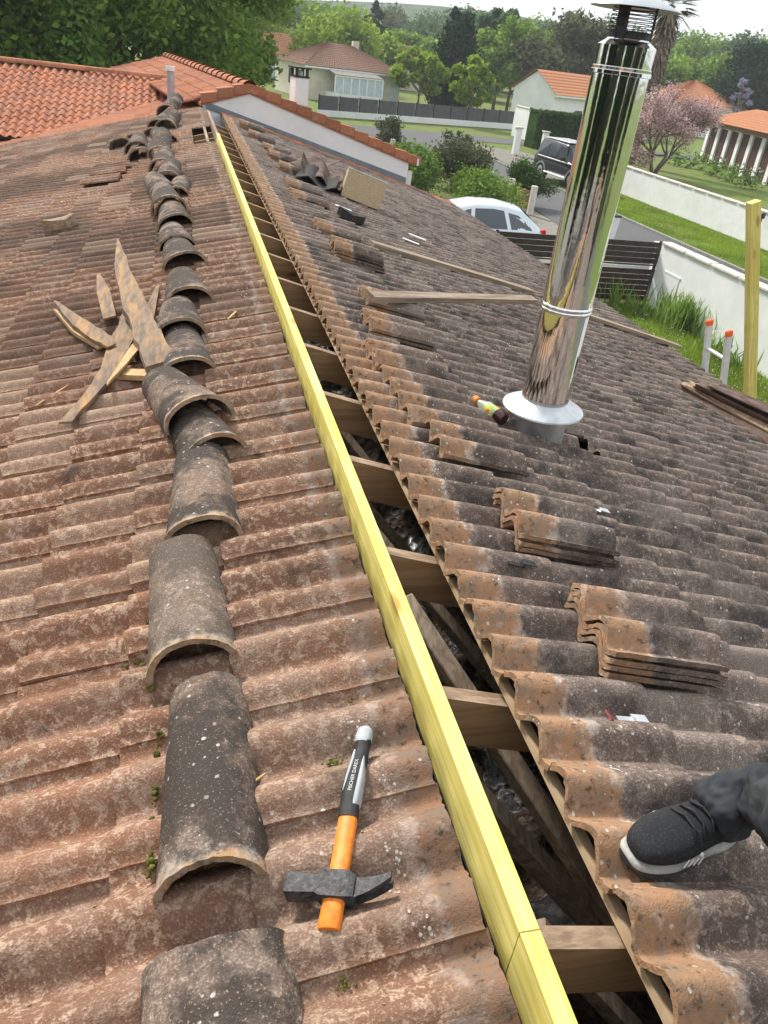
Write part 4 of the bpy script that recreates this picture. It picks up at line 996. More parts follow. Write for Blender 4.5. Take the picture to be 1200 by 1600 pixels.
poly('veranda_roof', [A+u*vr0-v*1.8+2.2*Z, A+u*vr1-v*1.8+2.2*Z, A+u*vr1+v*.3+2.5*Z, A+u*vr0+v*.3+2.5*Z], pm('veranda_sheet', (.16, .14, .12), (.22, .2, .18), 3, .7), h1)
for k in range(2): wbox(h1, 'window', A+u*.4, v, -u, 2+2.2*k, 3+2.2*k, .9, 2.1, M_dark)
b = MB(); b.box(A+u*Wd*.72+v*dep*.62+Vector((0, 0, 4.1)), (.6, .6, 1.3)); rel(b.build('chimney', M_cream, fix=True), h1)
def simple_house(name, label, P0, ang, Wd, dep, ze, zr_, wm, rm, wins=(), gable=True):
    root = empty(name, tuple(P0)); tag(root, label, 'house'); bpy.context.view_layer.update(); P0 = Vector(P0); P0.z = 0
    u = Vector((math.cos(ang), math.sin(ang), 0)); v = Vector((-u.y, u.x, 0)); Z = Vector((0, 0, 1)); M = Matrix((u, v, Z)).transposed()
    b = MB(); b.prism([(0, 0), (dep, 0), (dep, ze), (dep/2, zr_-.1), (0, ze)] if gable else [(0, 0), (dep, 0), (dep, ze), (0, ze)], 0, Wd, lambda a, z, h: tuple(P0+v*a+u*h+Z*z)); rel(b.build('wall', wm, fix=True), root)
    o = .3; i0, i1 = (-.25, Wd+.25) if gable else (dep*.5, Wd-dep*.5); q = (zr_-ze)/(dep/2)*o
    r0, r1 = P0+u*i0+v*dep/2+zr_*Z, P0+u*i1+v*dep/2+zr_*Z
    a0, a1, b0, b1 = P0-u*.25-v*o+(ze-q)*Z, P0+u*(Wd+.25)-v*o+(ze-q)*Z, P0-u*.25+v*(dep+o)+(ze-q)*Z, P0+u*(Wd+.25)+v*(dep+o)+(ze-q)*Z
    tile_roof(root, 'roof', a0, a1, r0, r1, rm); tile_roof(root, 'roof', b1, b0, r1, r0, rm)
    if not gable: tile_roof(root, 'roof', b0, a0, r0, r0, rm); tile_roof(root, 'roof', a1, b1, r1, r1, rm)
    wbox(root, 'gutter', P0-v*o, u, -v, -.25, Wd+.25, ze-q-.12, ze-q, M_whitep, .03, .1)
    for (face, a, b_, z0, z1, mt) in wins:
        if face == 'f': w_ = wbox(root, 'window', P0, u, -v, a, b_, z0, z1, M_whitep); wbox(root, 'pane', P0, u, -v, a+.07, b_-.07, z0+.07, z1-.07, mt, .045, .02)
        else: w_ = wbox(root, 'window', P0, v, -u, a, b_, z0, z1, M_whitep); wbox(root, 'pane', P0, v, -u, a+.07, b_-.07, z0+.07, z1-.07, mt, .045, .02)
    return root
simple_house('garage_house', 'low house with orange roof and pale blue garage door behind the bungalow', PY(396, 100, 97), R_(2), 11, 8, 2.5, 4.6, M_cream, M_terra2, [('f', .3, 3.6, 0, 2.2, M_glassb)])
simple_house('far_house', 'far house with faded pink-brown roof beyond the bungalow', PY(548, 100, 112), R_(4), 13, 9, 2.8, 5.0, M_cream, M_brownroof, [('f', 2, 3.4, 1, 2.2, M_dark)])
Pg = PY(868, 147, 66.9); PgL = PY(805, 130, 71.5)
uu = Pg-PgL; ang = math.atan2(uu.y, uu.x)+math.pi/2
simple_house('white_house', 'white house with orange gabled roof left of the flue', (Pg.x, Pg.y, 0), ang, 14, math.hypot(uu.x, uu.y), 3.0, 4.45, M_white, M_terra2, [('s', 1.2, 2.1, .7, 1.5, M_dark), ('s', 3.4, 4.2, .7, 1.6, M_dark), ('f', 2.6, 3.6, .3, 1.9, M_glass)])
wall_run('front_wall', PZ(800, 212, .0), PZ(862, 232, 0), 2.0, .2, 'tall plain white wall in front of the white house')
simple_house('right_house', 'house with orange hipped roof behind the pink magnolia', PY(1042, 150, 84), R_(-8), 9.5, 9, 3.0, 5.2, M_white, M_terra2, [('f', 2, 3.4, 1, 2.2, M_dark)], False)
simple_house('maroon_house', 'distant house with maroon roof and a white skylight at the far right', PY(1130, 172, 96), R_(-10), 14, 9, 2.4, 3.6, M_cream, pm('maroon_roof', (.2, .05, .05), (.26, .08, .07), 2, .8), [])
simple_house('hill_cottage', 'small brown-roofed cottage among the trees at the upper left', PY(437, 60, 120), R_(5), 10, 8, 3.0, 5.2, M_cream, M_brownroof, [('f', 4, 5.5, 1, 2.3, M_dark)])
# shed with shuttered front on the far right
sh = empty('shuttered_outbuilding', (36, 50, 0)); tag(sh, 'outbuilding with pale orange tiled roof, white posts and brown shutters at the right edge', 'building'); bpy.context.view_layer.update()
s0, s1 = Vector((37.2, 55.0, 0)), Vector((34.6, 41.5, 0)); u = (s1-s0).normalized(); Ls = (s1-s0).length; v = Vector((u.y, -u.x, 0)); v = v if v.x > 0 else -v
for i in range(9):
    f = Ls*i/8; wbox(sh, 'post', s0, u, -v, f-.22, f+.22, 0, 2.5, M_whitep, .02, .3)
    if i < 8:
        for k in range(3): wbox(sh, 'shutter', s0, u, -v, f+.24+k*(Ls/8-.48)/3, f+.24+(k+1)*(Ls/8-.48)/3-.03, .05, 2.4, pm('shutter_brown', (.055, .022, .018), (.085, .035, .028), 6, .7), 0, .1)
wbox(sh, 'beam', s0, u, -v, -.4, Ls+.4, 2.45, 2.75, M_oldx, .05, .5)
wbox(sh, 'back_wall', s0+v*5, u, -v, 0, Ls, 0, 3.5, M_white, 0, .2)
tile_roof(sh, 'roof', s0-v*.8-u*.6+2.72*Z, s1-v*.8+u*.5+2.72*Z, s0+v*2.6+u*.7+3.75*Z, s1+v*2.6+u*.5+3.75*Z, M_terra2, .3, .4, .06)

# ------------------------------------------------------------------ vehicles
def vehicle(name, label, loc, heading, keys, wheels, wr, body, windows, wind, extras, scl=1.):
    # keys: (x, half width, z bottom, z belt, z top, half width at top)
    root = empty(name, M=Matrix.Translation(loc) @ Matrix.Rotation(heading, 4, 'Z') @ Matrix.Scale(scl, 4)); tag(root, label, 'car')
    def S(x):
        for a, b_ in zip(keys, keys[1:]):
            if x <= b_[0]: f = (x-a[0])/(b_[0]-a[0]); return [p+(q-p)*f for p, q in zip(a, b_)]
        return list(keys[-1])
    def sec(x):
        _, w_, zb_, zl, zt, wt = S(x); h = [(w_*.90, zb_), (w_, zb_+.12), (w_*1.0, (zb_+zl)/2), (w_*.985, zl-.04), (w_*.955, zl), (wt, zt-.07), (wt*.9, zt-.02), (wt*.55, zt), (0, zt+.008)]
        return [(x, y, z) for y, z in h]+[(x, -y, z) for y, z in h[::-1][1:]]
    xs = sorted(set([k[0] for k in keys]+[keys[0][0]+(keys[-1][0]-keys[0][0])*i/26 for i in range(27)]))
    b = MB(); b.loft([sec(x) for x in xs]); b.build('body', body, root, True, 40, True)
    def side(x, t_, s, off=.008):
        _, w_, zb_, zl, zt, wt = S(x); y = w_*.955+(wt-w_*.955)*t_; return (x, s*(y+off), zl+(zt-.07-zl)*t_)
    for s in (1, -1):
        for pl in windows:
            k = len(pl); b = MB(); b.add([side(x, t_, s) for x, t_ in pl], [tuple(range(k)) if s < 0 else tuple(range(k-1, -1, -1))]); b.build('side_window', M_glass, root)
    for (xa, xb, nm) in wind:
        V = []; F = []
        for i in range(5):
            x = xa+(xb-xa)*i/4; _, w_, zb_, zl, zt, wt = S(x)
            for j in range(5): V.append((x-(.006 if nm == 'rear_window' else -.006)*0, wt*.84*(j/2-1), zt+.016))
        for i in range(4):
            for j in range(4): a = i*5+j; F.append((a, a+5, a+6, a+1))
        b = MB(); b.add(V, F); o = b.build(nm, M_glass, root)
        if o.data.polygons[0].normal.z < 0: o.data.flip_normals()
    for x in wheels:
        for s in (1, -1):
            yw = S(x)[1]; b = MB(); b.tube([(x, s*(yw-.2), wr), (x, s*(yw-.02), wr), (x, s*(yw+.012), wr)], [wr, wr, wr*.93], 24); wh = b.build('wheel', M_blackP, root, True, 40)
            b = MB(); b.tube([(x, s*(yw+.0), wr), (x, s*(yw+.018), wr)], [wr*.66, wr*.6], 16); b.build('rim', M_hub, wh, True, 40)
            V = []; F = []
            for i in range(13):
                q = math.pi*i/12
                for r in (wr*1.02, wr*1.22): V.append((x+r*math.cos(q), s*(yw+.004), wr*.95+r*math.sin(q))); V.append((x+r*math.cos(q), s*(yw+.03), wr*.95+r*math.sin(q)))
            for i in range(12): a = i*4; F += [(a+1, a+3, a+7, a+5), (a+2, a+3, a+7, a+6)]
            b = MB(); b.add(V, F); b.build('wheel_arch', extras['arch'], root, fix=True)
    for nm, c, d, mt in extras['boxes']: b = MB(); b.box(c, d, None, min(d)*.2); b.build(nm, mt, root, fix=True)
    return root
# silver hatchback, front to -x
sil = [(-2.1, .55, .32, .60, .62, .45), (-1.95, .80, .22, .72, .78, .6), (-1.2, .86, .2, .88, .96, .7), (-.95, .87, .2, .92, 1.02, .7), (-.35, .875, .2, .94, 1.42, .60), (.1, .875, .2, .95, 1.53, .60), (.8, .875, .2, .97, 1.55, .60), (1.35, .87, .2, 1.0, 1.47, .58), (1.8, .85, .22, 1.0, 1.16, .62), (2.0, .80, .25, .95, 1.0, .62), (2.1, .70, .35, .8, .82, .5)]
vehicle('silver_car', 'silver hatchback car parked behind the slatted gate below the eaves', (7.45, 20.75, 0), R_(-6), sil, (-1.3, 1.25), .30, M_car,
        [[(-.72, .06), (-.35, .8), (-.1, .93), (-.02, .93), (-.02, .06)], [(.08, .06), (.08, .93), (.55, .95), (.85, .9), (.98, .06)], [(1.08, .06), (.97, .86), (1.25, .82), (1.55, .55), (1.66, .1)]],
        [(-.9, -.4, 'windscreen'), (1.42, 1.76, 'rear_window')],
        dict(arch=M_car, boxes=[('tail_lamp', (1.98, .70, .90), (.14, .16, .34), M_lamp), ('tail_lamp', (1.98, -.70, .90), (.14, .16, .34), M_lamp), ('door_handle', (.80, -.885, .84), (.17, .03, .035), M_plastic), ('door_handle', (-.15, -.885, .84), (.17, .03, .035), M_plastic), ('trim_strip', (.3, -.88, .60), (2.4, .02, .05), M_plastic), ('rear_bumper', (2.08, 0, .45), (.12, 1.4, .2), M_car), ('roof_aerial', (1.2, 0, 1.56), (.02, .02, .1), M_plastic)]))
suv = [(-2.2, .70, .45, .85, .88, .6), (-2.1, .84, .40, .98, 1.04, .7), (-1.0, .88, .38, 1.05, 1.14, .74), (-.85, .88, .38, 1.06, 1.18, .74), (-.45, .88, .38, 1.08, 1.70, .68), (-.3, .88, .38, 1.08, 1.76, .68), (.8, .88, .38, 1.08, 1.80, .68), (1.9, .88, .38, 1.08, 1.78, .66), (2.05, .86, .40, 1.08, 1.60, .66), (2.2, .82, .45, 1.0, 1.08, .6)]
vehicle('black_suv', 'black off-road car with pale roof parked left of the flue across the street', (18.2, 36.9, 0), R_(97), suv, (-1.35, 1.35), .38, M_suv,
        [[(-.66, .08), (-.40, .88), (.18, .9), (.18, .08)], [(.26, .08), (.26, .9), (.95, .9), (.95, .08)], [(1.05, .08), (1.05, .9), (1.75, .88), (1.85, .08)]],
        [(-.83, -.5, 'windscreen')],
        dict(arch=M_hub, boxes=[('roof_panel', (.75, 0, 1.815), (2.1, 1.2, .03), M_car), ('side_step', (0, -.9, .42), (1.9, .1, .05), M_hub), ('side_step', (0, .9, .42), (1.9, .1, .05), M_hub), ('side_strip', (.2, -.893, 1.02), (3.2, .02, .05), M_hub), ('side_strip', (.2, .893, 1.02), (3.2, .02, .05), M_hub), ('mirror', (-.62, -1.0, 1.16), (.1, .2, .18), M_plastic), ('mirror', (-.62, 1.0, 1.16), (.1, .2, .18), M_plastic), ('headlamp', (-2.14, .58, .84), (.1, .3, .18), M_glass), ('headlamp', (-2.14, -.58, .84), (.1, .3, .18), M_glass), ('bumper', (-2.22, 0, .55), (.12, 1.6, .22), M_hub)]), 1.02)

# ------------------------------------------------------------------ trees and plants
def leaf_quads(C, size, up=.3):
    size = size*.72
    n = len(C); a = rng.normal(size=(n, 3)); a[:, 2] *= .7; a /= np.linalg.norm(a, axis=1)[:, None]
    b_ = rng.normal(size=(n, 3)); b_ -= a*(a*b_).sum(1)[:, None]; b_ /= np.linalg.norm(b_, axis=1)[:, None]
    s = size*rng.uniform(.55, 1.25, (n, 1)); a = a*s; b_ = b_*s*.62
    return np.stack([C-a, C-b_*.9, C+a, C+b_], 1).reshape(-1, 3)
def crown_pts(blobs, n):
    n = int(n*1.7)
    P = []; W = np.array([b_[3]**2 for b_ in blobs]); W = W/W.sum()
    for (x, y, z, r, sq), w_ in zip(blobs, W):
        k = max(8, int(n*w_)); d = rng.normal(size=(k, 3)); d /= np.linalg.norm(d, axis=1)[:, None]
        rad = r*(1-.55*rng.random((k, 1))**2.0)*(1+.2*rng.normal(size=(k, 1)))
        q = d*rad; q[:, 2] *= sq; P.append(q+np.array([x, y, z]))
    return np.concatenate(P)
def tree(name, label, x, y, h, r, style, leaf, n=4000, size=.3, th=.25, group=None, cat='tree', mats=None, z0=0.):
    root = empty(name, (x, y, z0)); tag(root, label, cat, group); rr = random.Random(label+str(x)); blobs = []
    zc = h*(th+(1-th)*.5); hz = h*(1-th)/2
    if style == 'round':
        for k in range(16):
            q = rr.uniform(0, 6.28); e = rr.uniform(-.9, .95); s = math.sqrt(1-e*e)*rr.uniform(.55, .85); blobs.append((r*s*math.cos(q), r*s*math.sin(q), zc+hz*e*.75, r*rr.uniform(.26, .46), .8))
    elif style == 'column':
        for k in range(14): f = k/13; w_ = r*(math.sin(math.pi*(.12+.80*f))**.8)*(1-.5*f); blobs.append((rr.gauss(0, r*.12), rr.gauss(0, r*.12), h*(.06+.88*f), max(.15*r, w_), 1.3))
    elif style == 'cone':
        for k in range(26): f = k/25; q = rr.uniform(0, 6.28); w_ = r*(1-f)*.75; blobs.append((w_*math.cos(q), w_*math.sin(q), h*(.15+.83*f), r*.36*(1.12-f), .5))
    elif style == 'weep':
        for k in range(22): q = rr.uniform(0, 6.28); s = rr.uniform(.2, .9); blobs.append((r*s*math.cos(q), r*s*math.sin(q), h*(.85-.5*s*s)*rr.uniform(.75, 1), r*.3, 1.5))
    elif style == 'open':
        for k in range(22): q = rr.uniform(0, 6.28); e = rr.uniform(-.9, 1); s = math.sqrt(max(0, 1-e*e))*rr.uniform(.4, 1); blobs.append((r*s*math.cos(q), r*s*math.sin(q), zc+hz*e*.85, r*rr.uniform(.16, .28), .8))
    elif style == 'bush':
        for k in range(12): q = rr.uniform(0, 6.28); s = rr.uniform(.1, .62); blobs.append((r*s*math.cos(q), r*s*math.sin(q), h*rr.uniform(.35, .72), r*rr.uniform(.32, .5), .8))
    V = leaf_quads(crown_pts(blobs, n), size); V[:, 2] = np.maximum(V[:, 2], .03)
    quads('crown', V, LF[leaf], root)
    b = MB(); tr_ = max(.05, h*.022)
    if style in ('bush',): tr_ = .03
    top = h*(.8 if style in ('column', 'cone', 'round') else .6); lean = rr.gauss(0, .04)
    b.tube([(0, 0, -.1), (lean*h*.2, 0, top*.4), (lean*h*.5, lean*h*.3, top)], [tr_, tr_*.75, tr_*.3], 8)
    for bl in blobs[:9 if style not in ('cone', 'column') else 0]:
        z_ = min(bl[2]*.7, top*.9); b.tube([(lean*h*.25, 0, z_*.75), ((bl[0])*.55, bl[1]*.55, (z_*.75+bl[2])/2+.05*h), bl[:3]], [tr_*.45, tr_*.3, tr_*.12], 6, False)
    b.build('trunk', M_bark, root, True)
    return root
def at(px, py, Y): p = PY(px, py, Y); return p.x
G_L = 'big trees behind the orange roofs at the left'
for i, (px, Y, h, r, lf, lab, n) in enumerate([
    (-60, 27, 11, 4.2, 'green', 'leafy tree at the far left edge behind the orange wing roof', 9000), (40, 30, 12, 4.2, 'deep', 'dark leafy tree second from the left behind the orange wing roof', 9000), (185, 31, 12, 4.6, 'green', 'broad leafy tree right of the slim cypress', 11000),
    (285, 33, 11.5, 4.4, 'green', 'leafy tree directly behind the vent pipe', 10000), (330, 41, 10.5, 3.2, 'green', 'leafy tree behind the peak of the orange roof', 9000), (80, 45, 15, 6, 'deep', 'tall dark tree in the second row at the left', 7000), (230, 47, 15, 6, 'deep', 'tall dark tree in the second row behind the vent pipe', 7000), (312, 56, 15, 5, 'blue', 'tall grey-green tree in the second row near the centre', 7000), (-80, 44, 15, 6, 'deep', 'tall dark tree in the second row at the left edge', 6000), (392, 104, 13, 4.8, 'bright', 'pale green tree left of the cottage on the hill', 6000)]):
    tree('leafy_tree', lab, at(px, 100, Y), Y, h, r, 'round', lf, n*3, .15 if Y < 40 else .22, .1, G_L)
G_B = 'unseen trees added around the viewpoint for the flue to mirror'  # unseen trees, added to darken what the flue reflects
for i, (x, Y, h, r, lf) in enumerate([(-16, -16, 10, 4.5, 'green'), (-6, -20, 11, 5, 'deep'), (4, -17, 10, 4.5, 'green'), (13, -21, 12, 5, 'deep'), (-20, -4, 10, 4.5, 'deep'), (24, -18, 11, 5, 'olive'), (-13, 9, 9, 4, 'green'), (-13, 0, 9, 4, 'green'), (-12, -9, 9, 4, 'green'), (-2, -13, 8, 3.5, 'deep'), (8, -13, 8, 3.5, 'deep')]):
    tree('added_mirror_tree', ['first', 'second', 'third', 'fourth', 'fifth', 'sixth', 'seventh', 'eighth', 'ninth', 'tenth', 'eleventh'][i]+' of the unseen trees added around the viewpoint for the flue to mirror', x, Y, h, r, 'round', 'cyp' if i % 2 else 'olive', 5000, .35, .1, G_B)
simple_house('added_mirror_house', 'unseen cream house added behind the viewpoint for the flue to mirror', (2, -19, 0), R_(180), 9, 7, 2.6, 4.2, M_cream, M_brownroof)  # unseen house, added to give the flue reflection a pale streak
tree('cypress', 'slim dark cypress among the leafy trees at the upper left', at(128, 100, 25.5), 25.5, 8.6, .75, 'column', 'deep', 5000, .15)
tree('cypress', 'large dark cypress standing behind the grey fence', at(703, 165, 78), 78, PY(703, 10, 78).z, 2.3, 'column', 'cyp', 12000, .28)
tree('weeping_tree', 'pale green weeping tree beyond the bungalow', at(528, 80, 100), 100, PY(528, 30, 100).z, 6.0, 'weep', 'bright', 6000, .4)
tree('cedar', 'dark layered cedar rising above the bungalow', at(583, 60, 128), 128, PY(583, 0, 128).z, 5.0, 'cone', 'cyp', 5000, .55)
tree('round_tree', 'clipped round green tree right of the cedar', at(597, 80, 112), 112, PY(597, 45, 112).z, 3.6, 'bush', 'bright', 3500, .4)
tree('young_tree', 'light green young tree left of the large cypress', at(655, 150, 76), 76, PY(655, 72, 76).z, 2.6, 'open', 'bright', 3500, .28)
tree('young_tree', 'yellow-green small tree right of the large cypress', at(735, 160, 66), 66, PY(735, 88, 66).z, 1.9, 'open', 'bright', 2200, .24)
tree('tall_tree', 'tall grey-green ash right of the large cypress', at(778, 120, 92), 92, PY(778, 8, 92).z, 3.6, 'open', 'blue', 5000, .4)
tree('tall_tree', 'pale green birch left of the white house', at(800, 120, 88), 88, PY(815, 22, 88).z, 4.6, 'open', 'green', 5000, .35)
tree('olive_tree', 'broad grey-green oak directly left of the flue top', at(890, 110, 82), 82, PY(890, 30, 82).z, 5.0, 'round', 'olive', 9000, .36)
tree('dark_evergreen', 'dark evergreen mass at the far right edge', at(1195, 130, 84), 84, PY(1195, 78, 84).z, 5.2, 'round', 'cyp', 7000, .36)
tree('lilac_tree', 'lilac flowering tree before the dark evergreens', at(1165, 130, 80), 80, PY(1165, 112, 80).z, 1.1, 'open', 'lilac', 500, .22)
G_F = 'distant trees along the skyline'
far = [(px, Y, PY(px, yt_, Y).z, r, lf) for px, Y, yt_, r, lf in [(455, 150, 8, 7, 'blue'), (490, 165, 6, 7, 'deep'), (545, 170, 20, 8, 'blue'), (625, 165, 18, 8, 'olive'), (668, 160, 24, 7, 'blue'), (700, 140, 28, 7, 'blue'), (735, 135, 22, 6.5, 'blue'), (782, 150, 20, 7, 'green'), (830, 145, 24, 7, 'green'), (860, 140, 40, 6, 'blue'), (960, 150, 30, 8, 'blue'), (1010, 140, 38, 7, 'blue'), (1060, 135, 46, 7, 'blue'), (1100, 125, 50, 6.5, 'green'), (1140, 120, 56, 6.5, 'blue'), (1180, 125, 58, 7, 'blue'), (1240, 115, 60, 7, 'green'), (640, 118, 50, 4.5, 'green'), (770, 110, 55, 4.5, 'bright'), (1085, 100, 88, 4.5, 'bright'), (1130, 96, 92, 4.2, 'green'), (1030, 95, 90, 4, 'green'), (470, 112, 45, 4.5, 'green')]]
names = ['first', 'second', 'third', 'fourth', 'fifth', 'sixth', 'seventh', 'eighth', 'ninth', 'tenth', 'eleventh', 'twelfth', 'thirteenth', 'fourteenth', 'fifteenth', 'sixteenth', 'seventeenth', 'eighteenth', 'nineteenth', 'twentieth', 'twenty-first', 'twenty-second', 'twenty-third', 'twenty-fourth']
far.sort()
for i, (px, Y, h, r, lf) in enumerate(far): tree('distant_tree', names[i]+' from the left of the distant trees on the skyline', at(px, 90, Y), Y, h, r, 'round', lf, 5500, .42, .12, G_F)
b = MB()
V = []; F = []
for i in range(41):
    X = -260+18*i
    for j, (dy, z) in enumerate(((0, -1), (30, 12+6*math.sin(i*.45)+3*math.sin(i*1.3)), (90, 24+8*math.sin(i*.3+1)))): V.append((X, 330+dy, z*.75))
for i in range(40):
    for j in range(2): a = i*3+j; F.append((a, a+3, a+4, a+1))
o = b.add(V, F).build('hills', pm('hill_wood', (.05, .085, .04), (.09, .13, .06), .12, 1., 1., .5, 1.5)); o['kind'] = 'structure'
# shrubs by the corner fence
tree('garden_bush', 'loose green flowering bush beyond the silver car', 11.3, 33.0, 2.0, 1.6, 'bush', 'olive', 5000, .1, 0, 'bushes by the corner', 'bush')
tree('garden_bush', 'rounded clipped dark bush just left of the flue', 13.3, 30.2, 1.75, 1.05, 'bush', 'hedge', 5000, .07, 0, 'bushes by the corner', 'bush')
tree('garden_bush', 'low bright green bush directly above the silver car', 10.6, 28.2, 1.25, 1.5, 'bush', 'green', 4500, .09, 0, 'bushes by the corner', 'bush')
tree('garden_bush', 'dark green bush at the corner of the white gable', 8.4, 30.5, 1.7, 1.6, 'bush', 'deep', 4500, .1, 0, 'bushes by the corner', 'bush')
tree('garden_bush', 'thin reddish shrub above the end of the white gable', 10.3, 41.5, 2.2, .9, 'bush', 'olive', 2200, .08, .1, 'bushes by the corner', 'bush')
tree('garden_bush', 'thin grey rose shrub beside the low fence', 12.2, 36.5, 1.9, 1.0, 'open', 'olive', 1300, .08, .1, 'bushes by the corner', 'bush')
tree('garden_bush', 'dark shrub growing against the veranda of the bungalow', PZ(588, 160, 0).x, PZ(588, 160, 0).y, 2.3, 1.2, 'bush', 'deep', 1500, .16, 0, None, 'bush')
# hedge
hd = empty('clipped_hedge', (25, 56, 0)); tag(hd, 'tall clipped dark green hedge behind the black off-road car', 'hedge'); bpy.context.view_layer.update()
H0, H1 = PZ(832, 232, 0), PZ(905, 238, 0); n = 9000; f = rng.random((n, 1)); s3 = rng.random((n, 2))
base = np.array(H0)*(1-f)+np.array(H1)*f; pick = rng.random(n) < .7
off = np.where(pick, 0, s3[:, 0]*1.2); zz = np.where(pick, s3[:, 1]*2.15, 2.15)
dirv = np.array((H1-H0).normalized()); nv = np.array([-dirv[1], dirv[0], 0]); C = base+nv*off[:, None]+rng.normal(size=(n, 3))*.05; C[:, 2] = zz+rng.normal(size=n)*.05
rel(quads('foliage', leaf_quads(C, .13), LF['hedge']), hd)
b = MB(); Mh = Matrix((Vector(dirv), Vector(nv), Vector((0, 0, 1)))).transposed(); b.box((H0+H1)/2+Vector(nv)*.6+Vector((0, 0, 1.03)), ((H1-H0).length, 1.1, 2.06), Mh); rel(b.build('hedge_core', LF['hedge'], fix=True), hd)
# white gate posts by the hedge
for px, py, hh, lab in [(804, 242, 1.45, 'white gate post standing alone left of the black off-road car'), (848, 236, 1.1, 'short cream gate pillar behind the black off-road car')]:
    p = PZ(px, py, 0); o = empty('gate_post', tuple(p)); tag(o, lab, 'post', 'gate posts across the street')
    b = MB(); b.box((0, 0, hh/2), (.34, .34, hh), None, .02); b.build('shaft', M_whitep, o, fix=True); b = MB(); b.box((0, 0, hh+.04), (.46, .46, .08), None, .02); b.build('cap', M_cop, o, fix=True)
# palm
pp = PZ(985, 256, 0); pal = empty('palm_tree', tuple(pp)); tag(pal, 'tall palm with a shaggy skirt of dead fronds right of the flue', 'tree')
PH = 8.6; b = MB(); b.tube([(0, 0, -.1), (.05, 0, 2), (.1, 0, 5), (.1, 0, PH)], [.28, .22, .2, .22], 12); b.build('trunk', M_bark, pal, True)
V = []
for k in range(900):
    z = random.uniform(2.6, PH-.2); q = random.uniform(0, 6.28); r = .25; ln = random.uniform(.5, 1.1); sp = .25+.35*max(0, (z-4)/5); wd_ = random.uniform(.03, .07)
    a = np.array([r*math.cos(q)+.08, r*math.sin(q), z]); c = np.array([(r+sp)*math.cos(q)+.08, (r+sp)*math.sin(q), z-ln]); t_ = np.array([-math.sin(q), math.cos(q), 0])*wd_
    V += [a-t_*.5, c-t_, c+t_, a+t_*.5]
quads('dead_frond_skirt', np.array(V), LF['dead'], pal)
V = []
for k in range(46):
    q = random.uniform(0, 6.28); el = random.uniform(-.7, 1.1); ln = random.uniform(1.0, 1.5); d = np.array([math.cos(q)*math.cos(el), math.sin(q)*math.cos(el), math.sin(el)]); o_ = np.array([.1, 0, PH])
    tipc = o_+d*ln*.7; t1 = np.array([-math.sin(q), math.cos(q), 0]); t2 = np.cross(d, t1)
    for m in range(19):
        a = (m-9)/9*1.5; dd = d*math.cos(a)+t1*math.sin(a); e_ = tipc+dd*ln*.62+np.array([0, 0, -.18*random.random()]); w_ = t2*.012+np.cross(dd, t2)*.022
        V += [tipc-w_, e_-w_*.2, e_+w_*.2, tipc+w_]
    w_ = t1*.015; V += [o_-w_, tipc-w_, tipc+w_, o_+w_]
quads('frond_crown', np.array(V), LF['palm'], pal)
# magnolia
mp_ = PZ(1019, 276, 0); mg = empty('magnolia_tree', tuple(mp_)); tag(mg, 'spreading magnolia covered in pink blossom behind the long white wall', 'tree')
rr = random.Random(5); b = MB(); tips = []
def grow(p, d, ln, r, lev):
    q = p+d*ln; m = (p+q)/2+Vector((rr.gauss(0, .05), rr.gauss(0, .05), rr.gauss(0, .05)))*ln; b.tube([p, m, q], [r, r*.85, r*.65], 6, False)
    if lev >= 2: tips.append((q, lev)); tips.append((m, lev))
    if lev < 5:
        for k in range(3 if lev < 4 else 2):
            nd = (d+Vector((rr.gauss(0, .55), rr.gauss(0, .55), rr.gauss(.02, .38)))).normalized(); grow(q, nd, ln*rr.uniform(.62, .85), r*.6, lev+1)
for k in range(4):
    q = 1.57*k+.4; grow(Vector((0, 0, -.05)), Vector((.5*math.cos(q)+.08, .5*math.sin(q), .9)).normalized(), 1.42, .10, 0)
b.build('trunk', M_bark, mg, True)
C = []
for q, lev in tips:
    for k in range(10 if lev > 3 else 4): C.append((q.x+rr.gauss(0, .16), q.y+rr.gauss(0, .16), q.z+rr.gauss(0, .14)))
quads('blossom', leaf_quads(np.array(C), .085), LF['pink'], mg)
quads('young_leaves', leaf_quads(np.array(C[::4])+rng.normal(size=(len(C[::4]), 3))*.12, .07), LF['olive'], mg)
# arum-like plants before the outbuilding
for px, py, lab in [(1088, 264, 'leafy white-flowered clump leftmost before the outbuilding'), (1112, 274, 'leafy white-flowered clump second from the left before the outbuilding'), (1140, 284, 'leafy white-flowered clump second from the right before the outbuilding'), (1168, 294, 'leafy white-flowered clump rightmost before the outbuilding'), (1055, 258, 'green clump behind the magnolia trunk')]:
    p = PZ(px, py, 0); o = empty('flowering_clump', tuple(p)); tag(o, lab, 'plant', 'clumps before the outbuilding'); C = rng.normal(size=(170, 3))*np.array([.38, .38, .25])+np.array([0, 0, .45]); C[:, 2] = np.abs(C[:, 2])
    quads('leaves', leaf_quads(C, .17), LF['deep'], o); C = rng.normal(size=(16, 3))*np.array([.35, .35, .1])+np.array([0, 0, .95]); quads('flowers', leaf_quads(C, .10), LF['white'], o)['kind'] = 'stuff'
